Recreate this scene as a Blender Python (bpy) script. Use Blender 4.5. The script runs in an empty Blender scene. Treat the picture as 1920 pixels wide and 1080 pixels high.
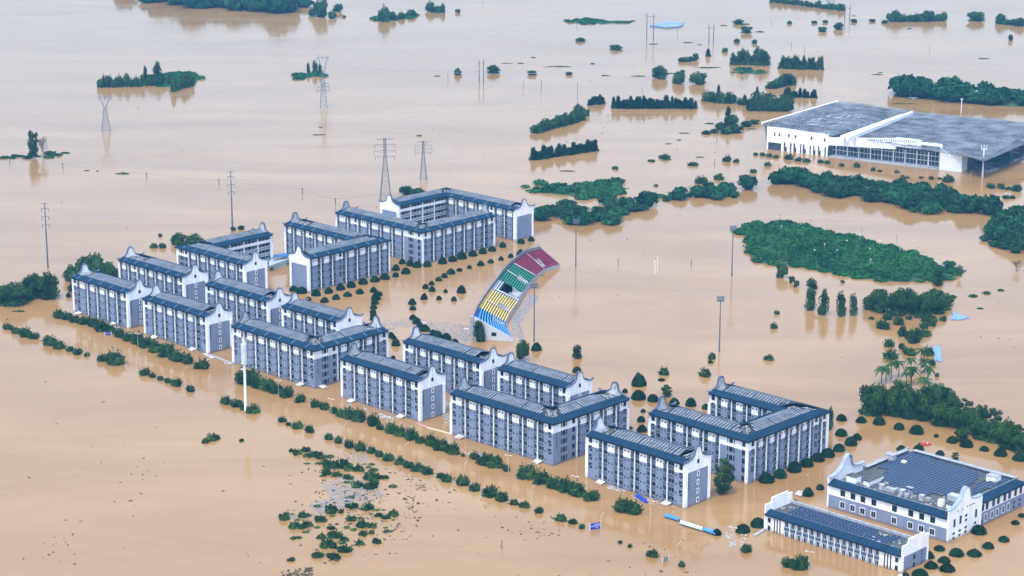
import bpy, math, random
import numpy as np
from mathutils import Matrix, Vector
random.seed(7); np.random.seed(7)
S = bpy.context.scene; COL = S.collection
PI = math.pi
# ---------------------------------------------------------------- camera
FOC = 4126.46; PIT = 0.2593659; ROLL = 0.0015452; CH = 280.145
cd = bpy.data.cameras.new('camera'); cam = bpy.data.objects.new('camera', cd); COL.objects.link(cam)
cd.sensor_fit = 'HORIZONTAL'; cd.sensor_width = 36.0; cd.lens = 36.0*FOC/1920.0
cd.clip_start = 1.0; cd.clip_end = 60000.0
_cp, _sp = math.cos(PIT), math.sin(PIT)
_r = np.array([1, 0, 0.]); _f = np.array([0, _cp, -_sp]); _u = np.array([0, _sp, _cp])
CR = math.cos(ROLL)*_r + math.sin(ROLL)*_u; CU = -math.sin(ROLL)*_r + math.cos(ROLL)*_u; CF = _f
m = Matrix(((CR[0], CU[0], -CF[0], 0), (CR[1], CU[1], -CF[1], 0), (CR[2], CU[2], -CF[2], CH), (0, 0, 0, 1)))
cam.matrix_world = m
S.camera = cam
S.render.resolution_x = 1024; S.render.resolution_y = 576
# ---------------------------------------------------------------- sky, sun, exposure
SUN_EL, SUN_AZ = math.radians(64), math.radians(205)     # high and behind the camera, to the left
w = bpy.data.worlds.new('World'); S.world = w; w.use_nodes = True
nt = w.node_tree; bg = nt.nodes['Background']
sky = nt.nodes.new('ShaderNodeTexSky'); sky.sky_type = 'NISHITA'; sky.sun_disc = False
sky.sun_elevation = SUN_EL; sky.sun_rotation = SUN_AZ; sky.air_density = 1.0; sky.dust_density = 1.6; sky.ozone_density = 1.0
hs = nt.nodes.new('ShaderNodeHueSaturation'); hs.inputs['Saturation'].default_value = 0.72
tcw = nt.nodes.new('ShaderNodeTexCoord'); sxw = nt.nodes.new('ShaderNodeSeparateXYZ'); mrw = nt.nodes.new('ShaderNodeMapRange')
mrw.inputs[1].default_value = 0.0; mrw.inputs[2].default_value = 0.6; mrw.inputs[3].default_value = 0.40; mrw.inputs[4].default_value = 1.6
vm = nt.nodes.new('ShaderNodeVectorMath'); vm.operation = 'SCALE'
nt.links.new(tcw.outputs['Generated'], sxw.inputs[0]); nt.links.new(sxw.outputs['Z'], mrw.inputs[0]); nt.links.new(mrw.outputs[0], vm.inputs['Scale'])
nt.links.new(sky.outputs[0], hs.inputs['Color']); nt.links.new(hs.outputs[0], vm.inputs[0]); nt.links.new(vm.outputs[0], bg.inputs[0])
bg.inputs[1].default_value = 0.15
sd = bpy.data.lights.new('sun', 'SUN'); sun = bpy.data.objects.new('sun', sd); COL.objects.link(sun)
sd.energy = 0.9; sd.angle = math.radians(14); sd.color = (1.0, 0.96, 0.9)
_sd = Vector((math.sin(SUN_AZ)*math.cos(SUN_EL), math.cos(SUN_AZ)*math.cos(SUN_EL), math.sin(SUN_EL)))
sun.rotation_euler = _sd.to_track_quat('Z', 'Y').to_euler()
S.view_settings.view_transform = 'Standard'; S.view_settings.look = 'None'
S.view_settings.exposure = 1.36; S.view_settings.gamma = 1.0
# ---------------------------------------------------------------- helpers
def gp(px, py, z=0.0):
    "survey point: where the sight line through a photo point meets the level z"
    d = CF + CR*(px-960)/FOC - CU*(py-540)/FOC
    t = (z-CH)/d[2]
    return np.array([d[0]*t, d[1]*t, z])
def ppm(px, py):
    p = gp(px, py); return FOC/np.linalg.norm(p-np.array([0, 0, CH]))   # photo pixels per metre there
PSI = -0.76425487
VA = np.array([math.cos(PSI), math.sin(PSI), 0]); VB = np.array([-math.sin(PSI), math.cos(PSI), 0])
def AB(a, b, z=0.0): p = a*VA+b*VB; return Vector((p[0], p[1], z))
def toab(px, py, z=0.0): p = gp(px, py, z); return float(p@VA), float(p@VB)

MATS = {}
def mat(name, col, rough=0.7, var=0.0, scale=0.3, col2=None, metallic=0.0, spec=0.3, detail=4, obj_var=0.0, streak=None, tide=False):
    if name in MATS: return MATS[name]
    M = bpy.data.materials.new(name); M.use_nodes = True; n = M.node_tree; b = n.nodes['Principled BSDF']
    b.inputs['Roughness'].default_value = rough; b.inputs['Metallic'].default_value = metallic
    b.inputs['Specular IOR Level'].default_value = spec
    c = (*col, 1)
    if var > 0 or col2:
        tc = n.nodes.new('ShaderNodeTexCoord'); no = n.nodes.new('ShaderNodeTexNoise')
        no.inputs['Scale'].default_value = scale; no.inputs['Detail'].default_value = detail; no.inputs['Roughness'].default_value = 0.65
        src = tc.outputs['Object']
        if streak:
            mp = n.nodes.new('ShaderNodeMapping'); mp.inputs['Scale'].default_value = streak
            n.links.new(src, mp.inputs[0]); src = mp.outputs[0]
        n.links.new(src, no.inputs['Vector'])
        rp = n.nodes.new('ShaderNodeValToRGB'); rp.color_ramp.elements[0].position = 0.36; rp.color_ramp.elements[1].position = 0.66
        if col2: c2 = (*col2, 1)
        else: c2 = tuple(x*(1-var) for x in col)+(1,)
        rp.color_ramp.elements[0].color = c2; rp.color_ramp.elements[1].color = c
        n.links.new(no.outputs['Fac'], rp.inputs[0])
        out = rp.outputs[0]
        if obj_var:
            oi = n.nodes.new('ShaderNodeObjectInfo'); h2 = n.nodes.new('ShaderNodeHueSaturation')
            mr = n.nodes.new('ShaderNodeMapRange'); mr.inputs[3].default_value = 1-obj_var; mr.inputs[4].default_value = 1+obj_var
            n.links.new(oi.outputs['Random'], mr.inputs[0]); n.links.new(mr.outputs[0], h2.inputs['Value'])
            n.links.new(out, h2.inputs['Color']); out = h2.outputs[0]
        if tide:      # mud line left on the walls just above the flood
            ge = n.nodes.new('ShaderNodeNewGeometry'); sx = n.nodes.new('ShaderNodeSeparateXYZ'); n.links.new(ge.outputs['Position'], sx.inputs[0])
            n4 = n.nodes.new('ShaderNodeTexNoise'); n4.inputs['Scale'].default_value = 0.35; n4.inputs['Detail'].default_value = 5; n.links.new(ge.outputs['Position'], n4.inputs['Vector'])
            ad = n.nodes.new('ShaderNodeMath'); ad.operation = 'MULTIPLY_ADD'; ad.inputs[1].default_value = -2.2; n.links.new(n4.outputs['Fac'], ad.inputs[0]); n.links.new(sx.outputs['Z'], ad.inputs[2])
            m2 = n.nodes.new('ShaderNodeMapRange'); m2.inputs[1].default_value = -0.9; m2.inputs[2].default_value = 0.15; m2.inputs[3].default_value = 0.75; m2.inputs[4].default_value = 0.0; n.links.new(ad.outputs[0], m2.inputs[0])
            mx = n.nodes.new('ShaderNodeMix'); mx.data_type = 'RGBA'; mx.inputs[7].default_value = (0.16, 0.115, 0.075, 1); n.links.new(m2.outputs[0], mx.inputs[0]); n.links.new(out, mx.inputs[6]); out = mx.outputs[2]
        n.links.new(out, b.inputs['Base Color'])
    else: b.inputs['Base Color'].default_value = c
    MATS[name] = M; return M
WHITE = mat('white_render', (0.84, 0.855, 0.87), 0.6, col2=(0.68, 0.71, 0.74), scale=0.5, streak=(1, 1, 0.25), tide=True)
OLDWHITE = mat('weathered_render', (0.62, 0.64, 0.66), 0.8, col2=(0.22, 0.24, 0.27), scale=0.9, streak=(1, 1, 0.3))
GREY = mat('blue_grey_render', (0.195, 0.240, 0.340), 0.7, var=0.2, scale=0.3, streak=(1, 1, .35), tide=True)
RECESS = mat('recess_shade_render', (0.20, 0.225, 0.27), 0.7, var=0.25, tide=True)  # pale recess walls coloured darker to stand for shade inside the openings
RAIL = mat('balcony_panel', (0.075, 0.115, 0.17), 0.5, var=0.25, scale=0.7)
DARK = mat('dark_glass', (0.010, 0.015, 0.024), 0.3, spec=0.25, var=0.3)
FRAME = mat('window_frame', (0.75, 0.77, 0.8), 0.5)
BLUE = mat('blue_roof_tile', (0.017, 0.042, 0.082), 0.85, spec=0.0, var=0.42, scale=0.35, streak=(3, .3, .3))
NAVY = mat('navy_fascia', (0.008, 0.016, 0.036), 0.8, spec=0.05, var=0.2)
SLATE = mat('collector_grey', (0.225, 0.25, 0.285), 0.7, spec=0.05, col2=(0.11, 0.13, 0.16), scale=0.35)
SLATED = mat('collector_base', (0.035, 0.045, 0.062), 0.8, spec=0.05, var=0.3)
DECK = mat('roof_deck', (0.09, 0.095, 0.095), 0.9, col2=(0.035, 0.04, 0.045), scale=0.8)
RAFT = mat('rafter_grey', (0.42, 0.45, 0.48), 0.6, var=0.4, scale=1.5)
LBLUE = mat('light_blue_upstand', (0.08, 0.14, 0.24), 0.7, spec=0.1)
COPE = mat('coping_blue', (0.075, 0.10, 0.16), 0.6, var=0.3)
STEEL = mat('galvanised_steel', (0.13, 0.16, 0.2), 0.5, metallic=0.3, var=0.2)
LPOST = mat('white_post', (0.7, 0.72, 0.74), 0.5)
CONC = mat('concrete_grey', (0.33, 0.35, 0.38), 0.8, var=0.3, scale=0.6)
LEAF = mat('leaf_green', (0.056, 0.120, 0.030), 0.85, col2=(0.007, 0.028, 0.012), scale=0.55, spec=0.02, obj_var=0.28)
LEAFD = mat('leaf_dark', (0.014, 0.046, 0.017), 0.85, col2=(0.004, 0.018, 0.009), scale=0.7, spec=0.02, obj_var=0.22)
LEAFL = mat('leaf_bright', (0.055, 0.12, 0.045), 0.75, col2=(0.02, 0.055, 0.028), scale=0.9, spec=0.02, obj_var=0.3)
LEAFW = mat('leaf_woods', (0.026, 0.098, 0.036), 0.85, col2=(0.005, 0.028, 0.014), scale=0.11, spec=0.02, detail=6)
LEAFI = mat('leaf_scrub', (0.026, 0.120, 0.034), 0.85, col2=(0.008, 0.046, 0.018), scale=0.07, spec=0.02, detail=8)
BARK = mat('bark', (0.12, 0.10, 0.08), 0.9, var=0.3, scale=2)
SOIL = mat('wet_soil', (0.03, 0.07, 0.03), 0.9, col2=(0.02, 0.045, 0.022), scale=0.1)
DEBR = mat('debris_dark', (0.06, 0.058, 0.04), 0.9, var=0.5, scale=2)
DEBG = mat('debris_grey', (0.30, 0.285, 0.285), 0.9, col2=(0.15, 0.14, 0.14), scale=0.5)
TARP = mat('blue_tarpaulin', (0.01, 0.06, 0.42), 0.5, var=0.3, scale=1)
SHEETB = mat('pale_blue_sheet', (0.16, 0.30, 0.72), 0.5, var=0.3, scale=1)
PV = mat('solar_cell', (0.010, 0.022, 0.066), 0.35, spec=0.12, var=0.3, scale=0.5)
PVF = mat('solar_frame', (0.24, 0.30, 0.40), 0.6, spec=0.1)

class MB:
    def __init__(s): s.v = []; s.f = []; s.m = []; s.T = Matrix.Identity(4)
    def add(s, vs, fs, m=0):
        o = len(s.v)
        for p in vs: s.v.append(tuple(s.T @ Vector(p)))
        for f in fs: s.f.append(tuple(i+o for i in f)); s.m.append(m)
    def box(s, x0, x1, y0, y1, z0, z1, m=0):
        s.add([(x0,y0,z0),(x1,y0,z0),(x1,y1,z0),(x0,y1,z0),(x0,y0,z1),(x1,y0,z1),(x1,y1,z1),(x0,y1,z1)],
              [(0,3,2,1),(4,5,6,7),(0,1,5,4),(1,2,6,5),(2,3,7,6),(3,0,4,7)], m)
    def slab(s, P, t, m=0):
        "quad P extruded down by t"
        q = [(p[0], p[1], p[2]-t) for p in P]; n = len(P)
        s.add(list(P)+q, [tuple(range(n)), tuple(range(2*n-1, n-1, -1))]+[(i, i+n, (i+1) % n+n, (i+1) % n) for i in range(n)], m)
    def prof(s, yz, x0, x1, m=0):
        "closed yz outline extruded along x; convex strips are built from quads between outline and floor"
        n = len(yz); V = [(x0, y, z) for y, z in yz]+[(x1, y, z) for y, z in yz]
        s.add(V, [tuple(range(n-1, -1, -1)), tuple(range(n, 2*n))]+[(i, (i+1) % n, (i+1) % n+n, i+n) for i in range(n)], m)
    def bar(s, p, q, r=0.1, n=4, m=0, r2=None):
        p = Vector(p); q = Vector(q); d = q-p
        if d.length < 1e-6: return
        a = d.orthogonal().normalized(); b = d.normalized().cross(a); r2 = r if r2 is None else r2
        V = []
        for c, rr in ((p, r), (q, r2)):
            for k in range(n):
                t = 2*PI*k/n+PI/4; V.append(c+a*math.cos(t)*rr+b*math.sin(t)*rr)
        s.add([tuple(v) for v in V], [(k, (k+1) % n, (k+1) % n+n, k+n) for k in range(n)]+[tuple(range(n-1, -1, -1)), tuple(range(n, 2*n))], m)
    def mesh(s, name, mats):
        me = bpy.data.meshes.new(name); me.from_pydata(s.v, [], s.f)
        for x in mats: me.materials.append(x)
        me.polygons.foreach_set('material_index', s.m); me.update(); return me
    def build(s, name, mats, parent=None, loc=None, rz=0):
        if not isinstance(mats, (list, tuple)): mats = [mats]
        o = bpy.data.objects.new(name, s.mesh(name, mats)); COL.objects.link(o)
        if parent: o.parent = parent
        if loc is not None: o.location = loc
        if rz: o.rotation_euler = (0, 0, rz)
        return o
def inst(name, me, loc, rz=0, sc=None, parent=None):
    o = bpy.data.objects.new(name, me); COL.objects.link(o); o.location = loc
    if rz: o.rotation_euler = (0, 0, rz)
    if sc is not None: o.scale = sc if isinstance(sc, (tuple, list)) else (sc, sc, sc)
    if parent: o.parent = parent
    return o
def tag(o, label=None, cat=None, group=None, kind=None):
    if label: o['label'] = label
    if cat: o['category'] = cat
    if group: o['group'] = group
    if kind: o['kind'] = kind
    return o
def empty(name, loc, rz=0, label=None, cat=None, group=None):
    o = bpy.data.objects.new(name, None); COL.objects.link(o); o.location = loc; o.rotation_euler = (0, 0, rz); o.empty_display_size = 1
    return tag(o, label, cat, group)
def npmesh(name, V, F, mats, mi=None):
    "V (n,3), F (m,4) or (m,3) arrays"
    me = bpy.data.meshes.new(name); k = F.shape[1]
    me.vertices.add(len(V)); me.vertices.foreach_set('co', V.astype(np.float32).ravel())
    me.loops.add(F.size); me.loops.foreach_set('vertex_index', F.astype(np.int32).ravel())
    me.polygons.add(len(F)); me.polygons.foreach_set('loop_start', np.arange(0, F.size, k, dtype=np.int32))
    me.polygons.foreach_set('loop_total', np.full(len(F), k, dtype=np.int32))
    for x in mats: me.materials.append(x)
    if mi is not None: me.polygons.foreach_set('material_index', np.asarray(mi, dtype=np.int32))
    me.update(calc_edges=True); return me
def orw(n):
    u = ['', 'first', 'second', 'third', 'fourth', 'fifth', 'sixth', 'seventh', 'eighth', 'ninth', 'tenth', 'eleventh', 'twelfth', 'thirteenth',
         'fourteenth', 'fifteenth', 'sixteenth', 'seventeenth', 'eighteenth', 'nineteenth']
    if n < 20: return u[n]
    t = ['', '', 'twent', 'thirt', 'fort', 'fift', 'sixt', 'sevent', 'eight', 'ninet'][n//10]
    return t+'ieth' if n % 10 == 0 else t+'y-'+u[n % 10]
# ---------------------------------------------------------------- water
def make_water():
    M = bpy.data.materials.new('flood_water'); M.use_nodes = True; n = M.node_tree; b = n.nodes['Principled BSDF']
    tc = n.nodes.new('ShaderNodeTexCoord')
    mpw = n.nodes.new('ShaderNodeMapping'); mpw.inputs['Rotation'].default_value = (0, 0, 0.5); mpw.inputs['Scale'].default_value = (1, 3.2, 1)
    n.links.new(tc.outputs['Object'], mpw.inputs[0])
    n1 = n.nodes.new('ShaderNodeTexNoise'); n1.inputs['Scale'].default_value = 0.004; n1.inputs['Detail'].default_value = 9; n1.inputs['Roughness'].default_value = 0.62; n1.inputs['Distortion'].default_value = 1.4
    n.links.new(mpw.outputs[0], n1.inputs['Vector'])
    n5 = n.nodes.new('ShaderNodeTexNoise'); n5.inputs['Scale'].default_value = 0.009; n5.inputs['Detail'].default_value = 6; n5.inputs['Distortion'].default_value = 0.8
    n.links.new(mpw.outputs[0], n5.inputs['Vector'])
    mr5 = n.nodes.new('ShaderNodeMapRange'); mr5.inputs[1].default_value = 0.35; mr5.inputs[2].default_value = 0.65; mr5.inputs[3].default_value = 0.06; mr5.inputs[4].default_value = 0.17
    n.links.new(n5.outputs['Fac'], mr5.inputs[0]); n.links.new(mr5.outputs[0], b.inputs['Roughness'])
    rp = n.nodes.new('ShaderNodeValToRGB'); rp.color_ramp.elements[0].position = 0.3; rp.color_ramp.elements[1].position = 0.7
    rp.color_ramp.elements[0].color = (0.222, 0.124, 0.043, 1); rp.color_ramp.elements[1].color = (0.302, 0.184, 0.076, 1)
    n.links.new(n1.outputs['Fac'], rp.inputs[0]); n.links.new(rp.outputs[0], b.inputs['Base Color'])
    b.inputs['Roughness'].default_value = 0.1; b.inputs['IOR'].default_value = 1.33; b.inputs['Specular IOR Level'].default_value = 0.55
    n2 = n.nodes.new('ShaderNodeTexNoise'); n2.inputs['Scale'].default_value = 0.55; n2.inputs['Detail'].default_value = 3
    n3 = n.nodes.new('ShaderNodeTexNoise'); n3.inputs['Scale'].default_value = 0.05; n3.inputs['Detail'].default_value = 3
    n.links.new(tc.outputs['Object'], n2.inputs['Vector']); n.links.new(tc.outputs['Object'], n3.inputs['Vector'])
    b1 = n.nodes.new('ShaderNodeBump'); b1.inputs['Strength'].default_value = 0.25; b1.inputs['Distance'].default_value = 0.05
    b2 = n.nodes.new('ShaderNodeBump'); b2.inputs['Strength'].default_value = 0.3; b2.inputs['Distance'].default_value = 0.25
    n.links.new(n2.outputs['Fac'], b1.inputs['Height']); n.links.new(n3.outputs['Fac'], b2.inputs['Height'])
    n.links.new(b1.outputs[0], b2.inputs['Normal']); n.links.new(b2.outputs[0], b.inputs['Normal'])
    q = MB(); q.add([(-30000, -20000, 0), (30000, -20000, 0), (30000, 40000, 0), (-30000, 40000, 0)], [(0, 1, 2, 3)])
    tag(q.build('flood_water', M), 'muddy tan flood water covering the whole plain', kind='structure')
make_water()
# ---------------------------------------------------------------- dormitory blocks
H = 17.0; WD = 13.8; FL = 3.37
ZK = [H-0.15-FL*(k+1) for k in range(5)]
_bal = {}
def bal_mesh(wd):
    k = round(wd, 2)
    if k not in _bal:
        q = MB()
        q.box(0.04, wd-0.04, 0.06, 0.16, 0.12, 1.35, 0)                 # railing panel
        q.box(0.0, wd, 0.0, 0.2, 1.35, 1.43, 1)                          # top rail
        q.box(wd*0.42, wd-0.12, 1.10, 1.16, 0.05, 2.5, 2)                # dark door
        q.box(0.25, 0.7, 1.10, 1.14, 1.3, 2.2, 2)
        q.box(0.5, 1.3, 0.5, 0.9, 0.15, 0.9, 3)                          # air-conditioner box
        _bal[k] = q.mesh('balcony', [RAIL, CONC, DARK, FRAME])
    return _bal[k]
def winm(name, w_, h_, fr=0.14, split=True, zz=False, frm=None):
    q = MB(); q.box(-w_/2-fr, w_/2+fr, -0.07, 0.03, -fr, 0, 0); q.box(-w_/2-fr, w_/2+fr, -0.07, 0.03, h_, h_+fr, 0)
    q.box(-w_/2-fr, -w_/2, -0.07, 0.03, 0, h_, 0); q.box(w_/2, w_/2+fr, -0.07, 0.03, 0, h_, 0)
    q.box(-w_/2, w_/2, -0.03, 0.02, 0, h_, 1)
    if split: q.box(-0.035, 0.035, -0.05, -0.03, 0, h_, 0)
    if zz:
        q.add([(-w_/2, -0.055, h_*.25), (w_/2*.9, -0.055, h_*.85), (w_/2*.9, -0.055, h_*.6), (-w_/2, -0.055, 0.02)], [(3, 2, 1, 0)], 2)
    return q.mesh(name, [frm or FRAME, DARK, GREY])
WIN = winm('window', 1.45, 1.9, 0.06, frm=RAIL); WINZ = winm('stair_window', 1.5, 2.0, 0.05, False, True, frm=RAIL)
SLIT = winm('slit_window', 0.42, 2.0, 0.04, False, frm=RAIL); VENT = winm('small_window', 0.5, 0.55, 0.05, False, frm=RAIL)
GWIN = winm('window', 0.75, 1.45, 0.3, False); AWIN = winm('attic_window', 1.1, 1.4, 0.08, False, frm=RAIL)
_q = MB(); _q.box(-.28, .28, -.08, 0, -.05, .05); _q.box(-.05, .05, -.08, 0, -.32, .32); _q.box(-.22, .22, -.08, 0, .24, .32); _q.box(-.25, -.15, -.08, 0, -.3, -.05)
GLY = _q.mesh('wall_character', [NAVY])
_pil = {}
def pil_mesh(w_, d_, top):
    k = (w_, d_, top)
    if k not in _pil:
        q = MB(); q.box(0, w_, -d_, 0.3, -2, top); _pil[k] = q.mesh('pilaster', [WHITE])
    return _pil[k]

class Block:
    "collects one building: repeated parts are counted so that past 100 of one kind the rest become one mesh"
    def __init__(s, name, a, b, label, cat='dormitory', group='dormitory blocks of the flooded campus', rz=PSI):
        s.root = empty(name, AB(a, b), rz, label, cat, group); s.a = a; s.b = b
        s.rep = {}; s.T = Matrix.Identity(4); s.rot = 0; s.wall = MB(); s.roof = MB(); s.rz = rz
    def setwing(s, a, b, rot):
        s.T = Matrix.Translation((a-s.a, b-s.b, 0)) @ Matrix.Rotation(rot, 4, 'Z'); s.rot = rot
        s.wall.T = s.T; s.roof.T = s.T
    def part(s, me, x, y, z, extra=0.0, name=None):
        p = s.T @ Vector((x, y, z)); s.rep.setdefault((name or me.name.split('.')[0]), []).append((me, p, s.rot+extra))
    def finish(s):
        s.wall.build('wall', [WHITE, GREY, RECESS, CONC, OLDWHITE], s.root)
        s.roof.build('roof', [BLUE, NAVY, SLATED, DECK], s.root)
        for nm, L in s.rep.items():
            for me, p, r in L[:100]: inst(nm, me, p, r, None, s.root)
            if len(L) > 100:
                q = MB(); mats = list(L[0][0].materials)
                for me, p, r in L[100:]:
                    q.T = Matrix.Translation(p) @ Matrix.Rotation(r, 4, 'Z')
                    o = len(q.v); q.v += [tuple(q.T @ v.co) for v in me.vertices]
                    for pl in me.polygons: q.f.append(tuple(i+o for i in pl.vertices)); q.m.append(pl.material_index)
                tag(q.build(nm, mats, s.root), kind='stuff')

def panel(B, x0, x1, y0=0.0):
    B.wall.box(x0, x1, y0, 1.25, -2, H-4.05, 1); B.wall.box(x0, x1, y0-0.01, 1.25, H-4.05, H-0.3, 0)
def facade(B, x, L, bays):
    "bays: list of (code, width) from x; widths are scaled to fill L"
    tot = sum(b_[1] for b_ in bays); k = L/tot; first = True
    BW = 2.15
    for code, wd in bays:
        wd *= k
        if not first: B.part(pil_mesh(0.32, 0.28, H), x-0.16, 0, 0, name='pilaster')
        first = False
        def bals(xb, w_):
            for z in ZK: B.part(bal_mesh(w_), xb, 0, z, name='balcony')
            for z in ZK: B.wall.box(xb, xb+w_, 0.12, 1.25, z-0.14, z+0.04, 3)
        def vents(xs):
            for z in ZK:
                for xv in xs: B.part(VENT, xv, 0, z+1.5, name='small_window')
        def wins(xw, me=WIN, dz=0.9, alt=True):
            for i, z in enumerate(ZK):
                zz = z+dz if i == 0 else z+(dz+0.2)
                if i == 4: continue
                B.part(me if i == 0 or not alt else WINZ, xw, 0, zz, name='window')
        if code == 'M':
            bals(x, BW); panel(B, x+BW, x+wd-BW); vents((x+wd/2-0.85, x+wd/2+0.85)); bals(x+wd-BW, BW)
        elif code == 'F':
            panel(B, x, x+wd-BW); wins(x+1.7); vents((x+wd-BW-1.0,)); bals(x+wd-BW, BW)
        elif code == 'X':
            bals(x+3.0, BW); panel(B, x, x+3.0); wins(x+1.5); panel(B, x+3.0+BW, x+wd-BW); vents((x+wd/2+.7, x+wd/2+2.3)); bals(x+wd-BW, BW)
        elif code == 'L':
            bals(x, 3.1); panel(B, x+3.1, x+wd); vents((x+4.0,)); wins(x+wd-1.7)
        elif code == 'N':
            bals(x, BW); panel(B, x+BW, x+wd); vents((x+BW+1.0,)); wins(x+wd-1.9)
        elif code == 'O':      # window in the middle of a wide bay
            bals(x, BW); panel(B, x+BW, x+wd-BW); vents((x+BW+1.0,)); wins(x+wd-BW-1.6); bals(x+wd-BW, BW)
        elif code == 'W':
            panel(B, x, x+wd); wins(x+wd/2)
        elif code == 'S':
            panel(B, x, x+wd)
            for z in ZK[:]:
                c = x+wd*0.40
                B.part(SLIT, c-1.5, 0, z+1.0, name='slit_window'); B.part(WIN, c, 0, z+1.0, name='window'); B.part(SLIT, c+1.5, 0, z+1.0, name='slit_window')
                B.part(WIN, x+wd-1.9, 0, z+1.0, name='window')
        x += wd
def corridor(B, x, L, n, W):
    "open access galleries"
    wd = L/n
    for z in ZK:
        B.wall.box(x, x+L, 0.0, 1.5, z-0.2, z, 0)
        B.wall.box(x, x+L, 0.0, 0.15, z, z+1.15, 1 if z < ZK[0]-0.1 else 0)
        B.wall.box(x, x+L, -0.03, 0.18, z+1.15, z+1.27, 0)
    q = MB(); q.box(-0.5, 0.5, -0.05, 0, 0, 2.2); 
    if 'door' not in _bal: _bal['door'] = q.mesh('door', [mat('brown_door', (0.02, 0.016, 0.018), 0.5)])
    for i in range(n):
        if i: B.part(pil_mesh(0.5, 0.1, H), x+i*wd-0.25, 0, 0, name='pilaster')
        for z in ZK:
            B.part(_bal['door'], x+i*wd+wd*0.28, 1.5, z, name='door'); B.part(_bal['door'], x+i*wd+wd*0.78, 1.5, z, name='door')
            B.part(WIN, x+i*wd+wd*0.52, 1.5, z+0.9, name='window')
def body(B, x0, x1, W, yf=1.25):
    B.wall.box(x0, x1, yf, W, -2, H-3.65, 2); B.wall.box(x0, x1, yf-0.005, W+0.005, H-3.65, H-0.3, 2)
    B.wall.box(x0, x1, 0.02, yf-0.01, H-0.42, H-0.3, 0); B.wall.box(x0+.05, x1-.05, -0.5, -0.02, H-0.62, H-0.28, 0)
    B.wall.box(x0, x1, W+0.005, W+0.05, -2, H-3.65, 1); B.wall.box(x0, x1, W+0.01, W+0.055, H-3.65, H-0.3, 0)
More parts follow.
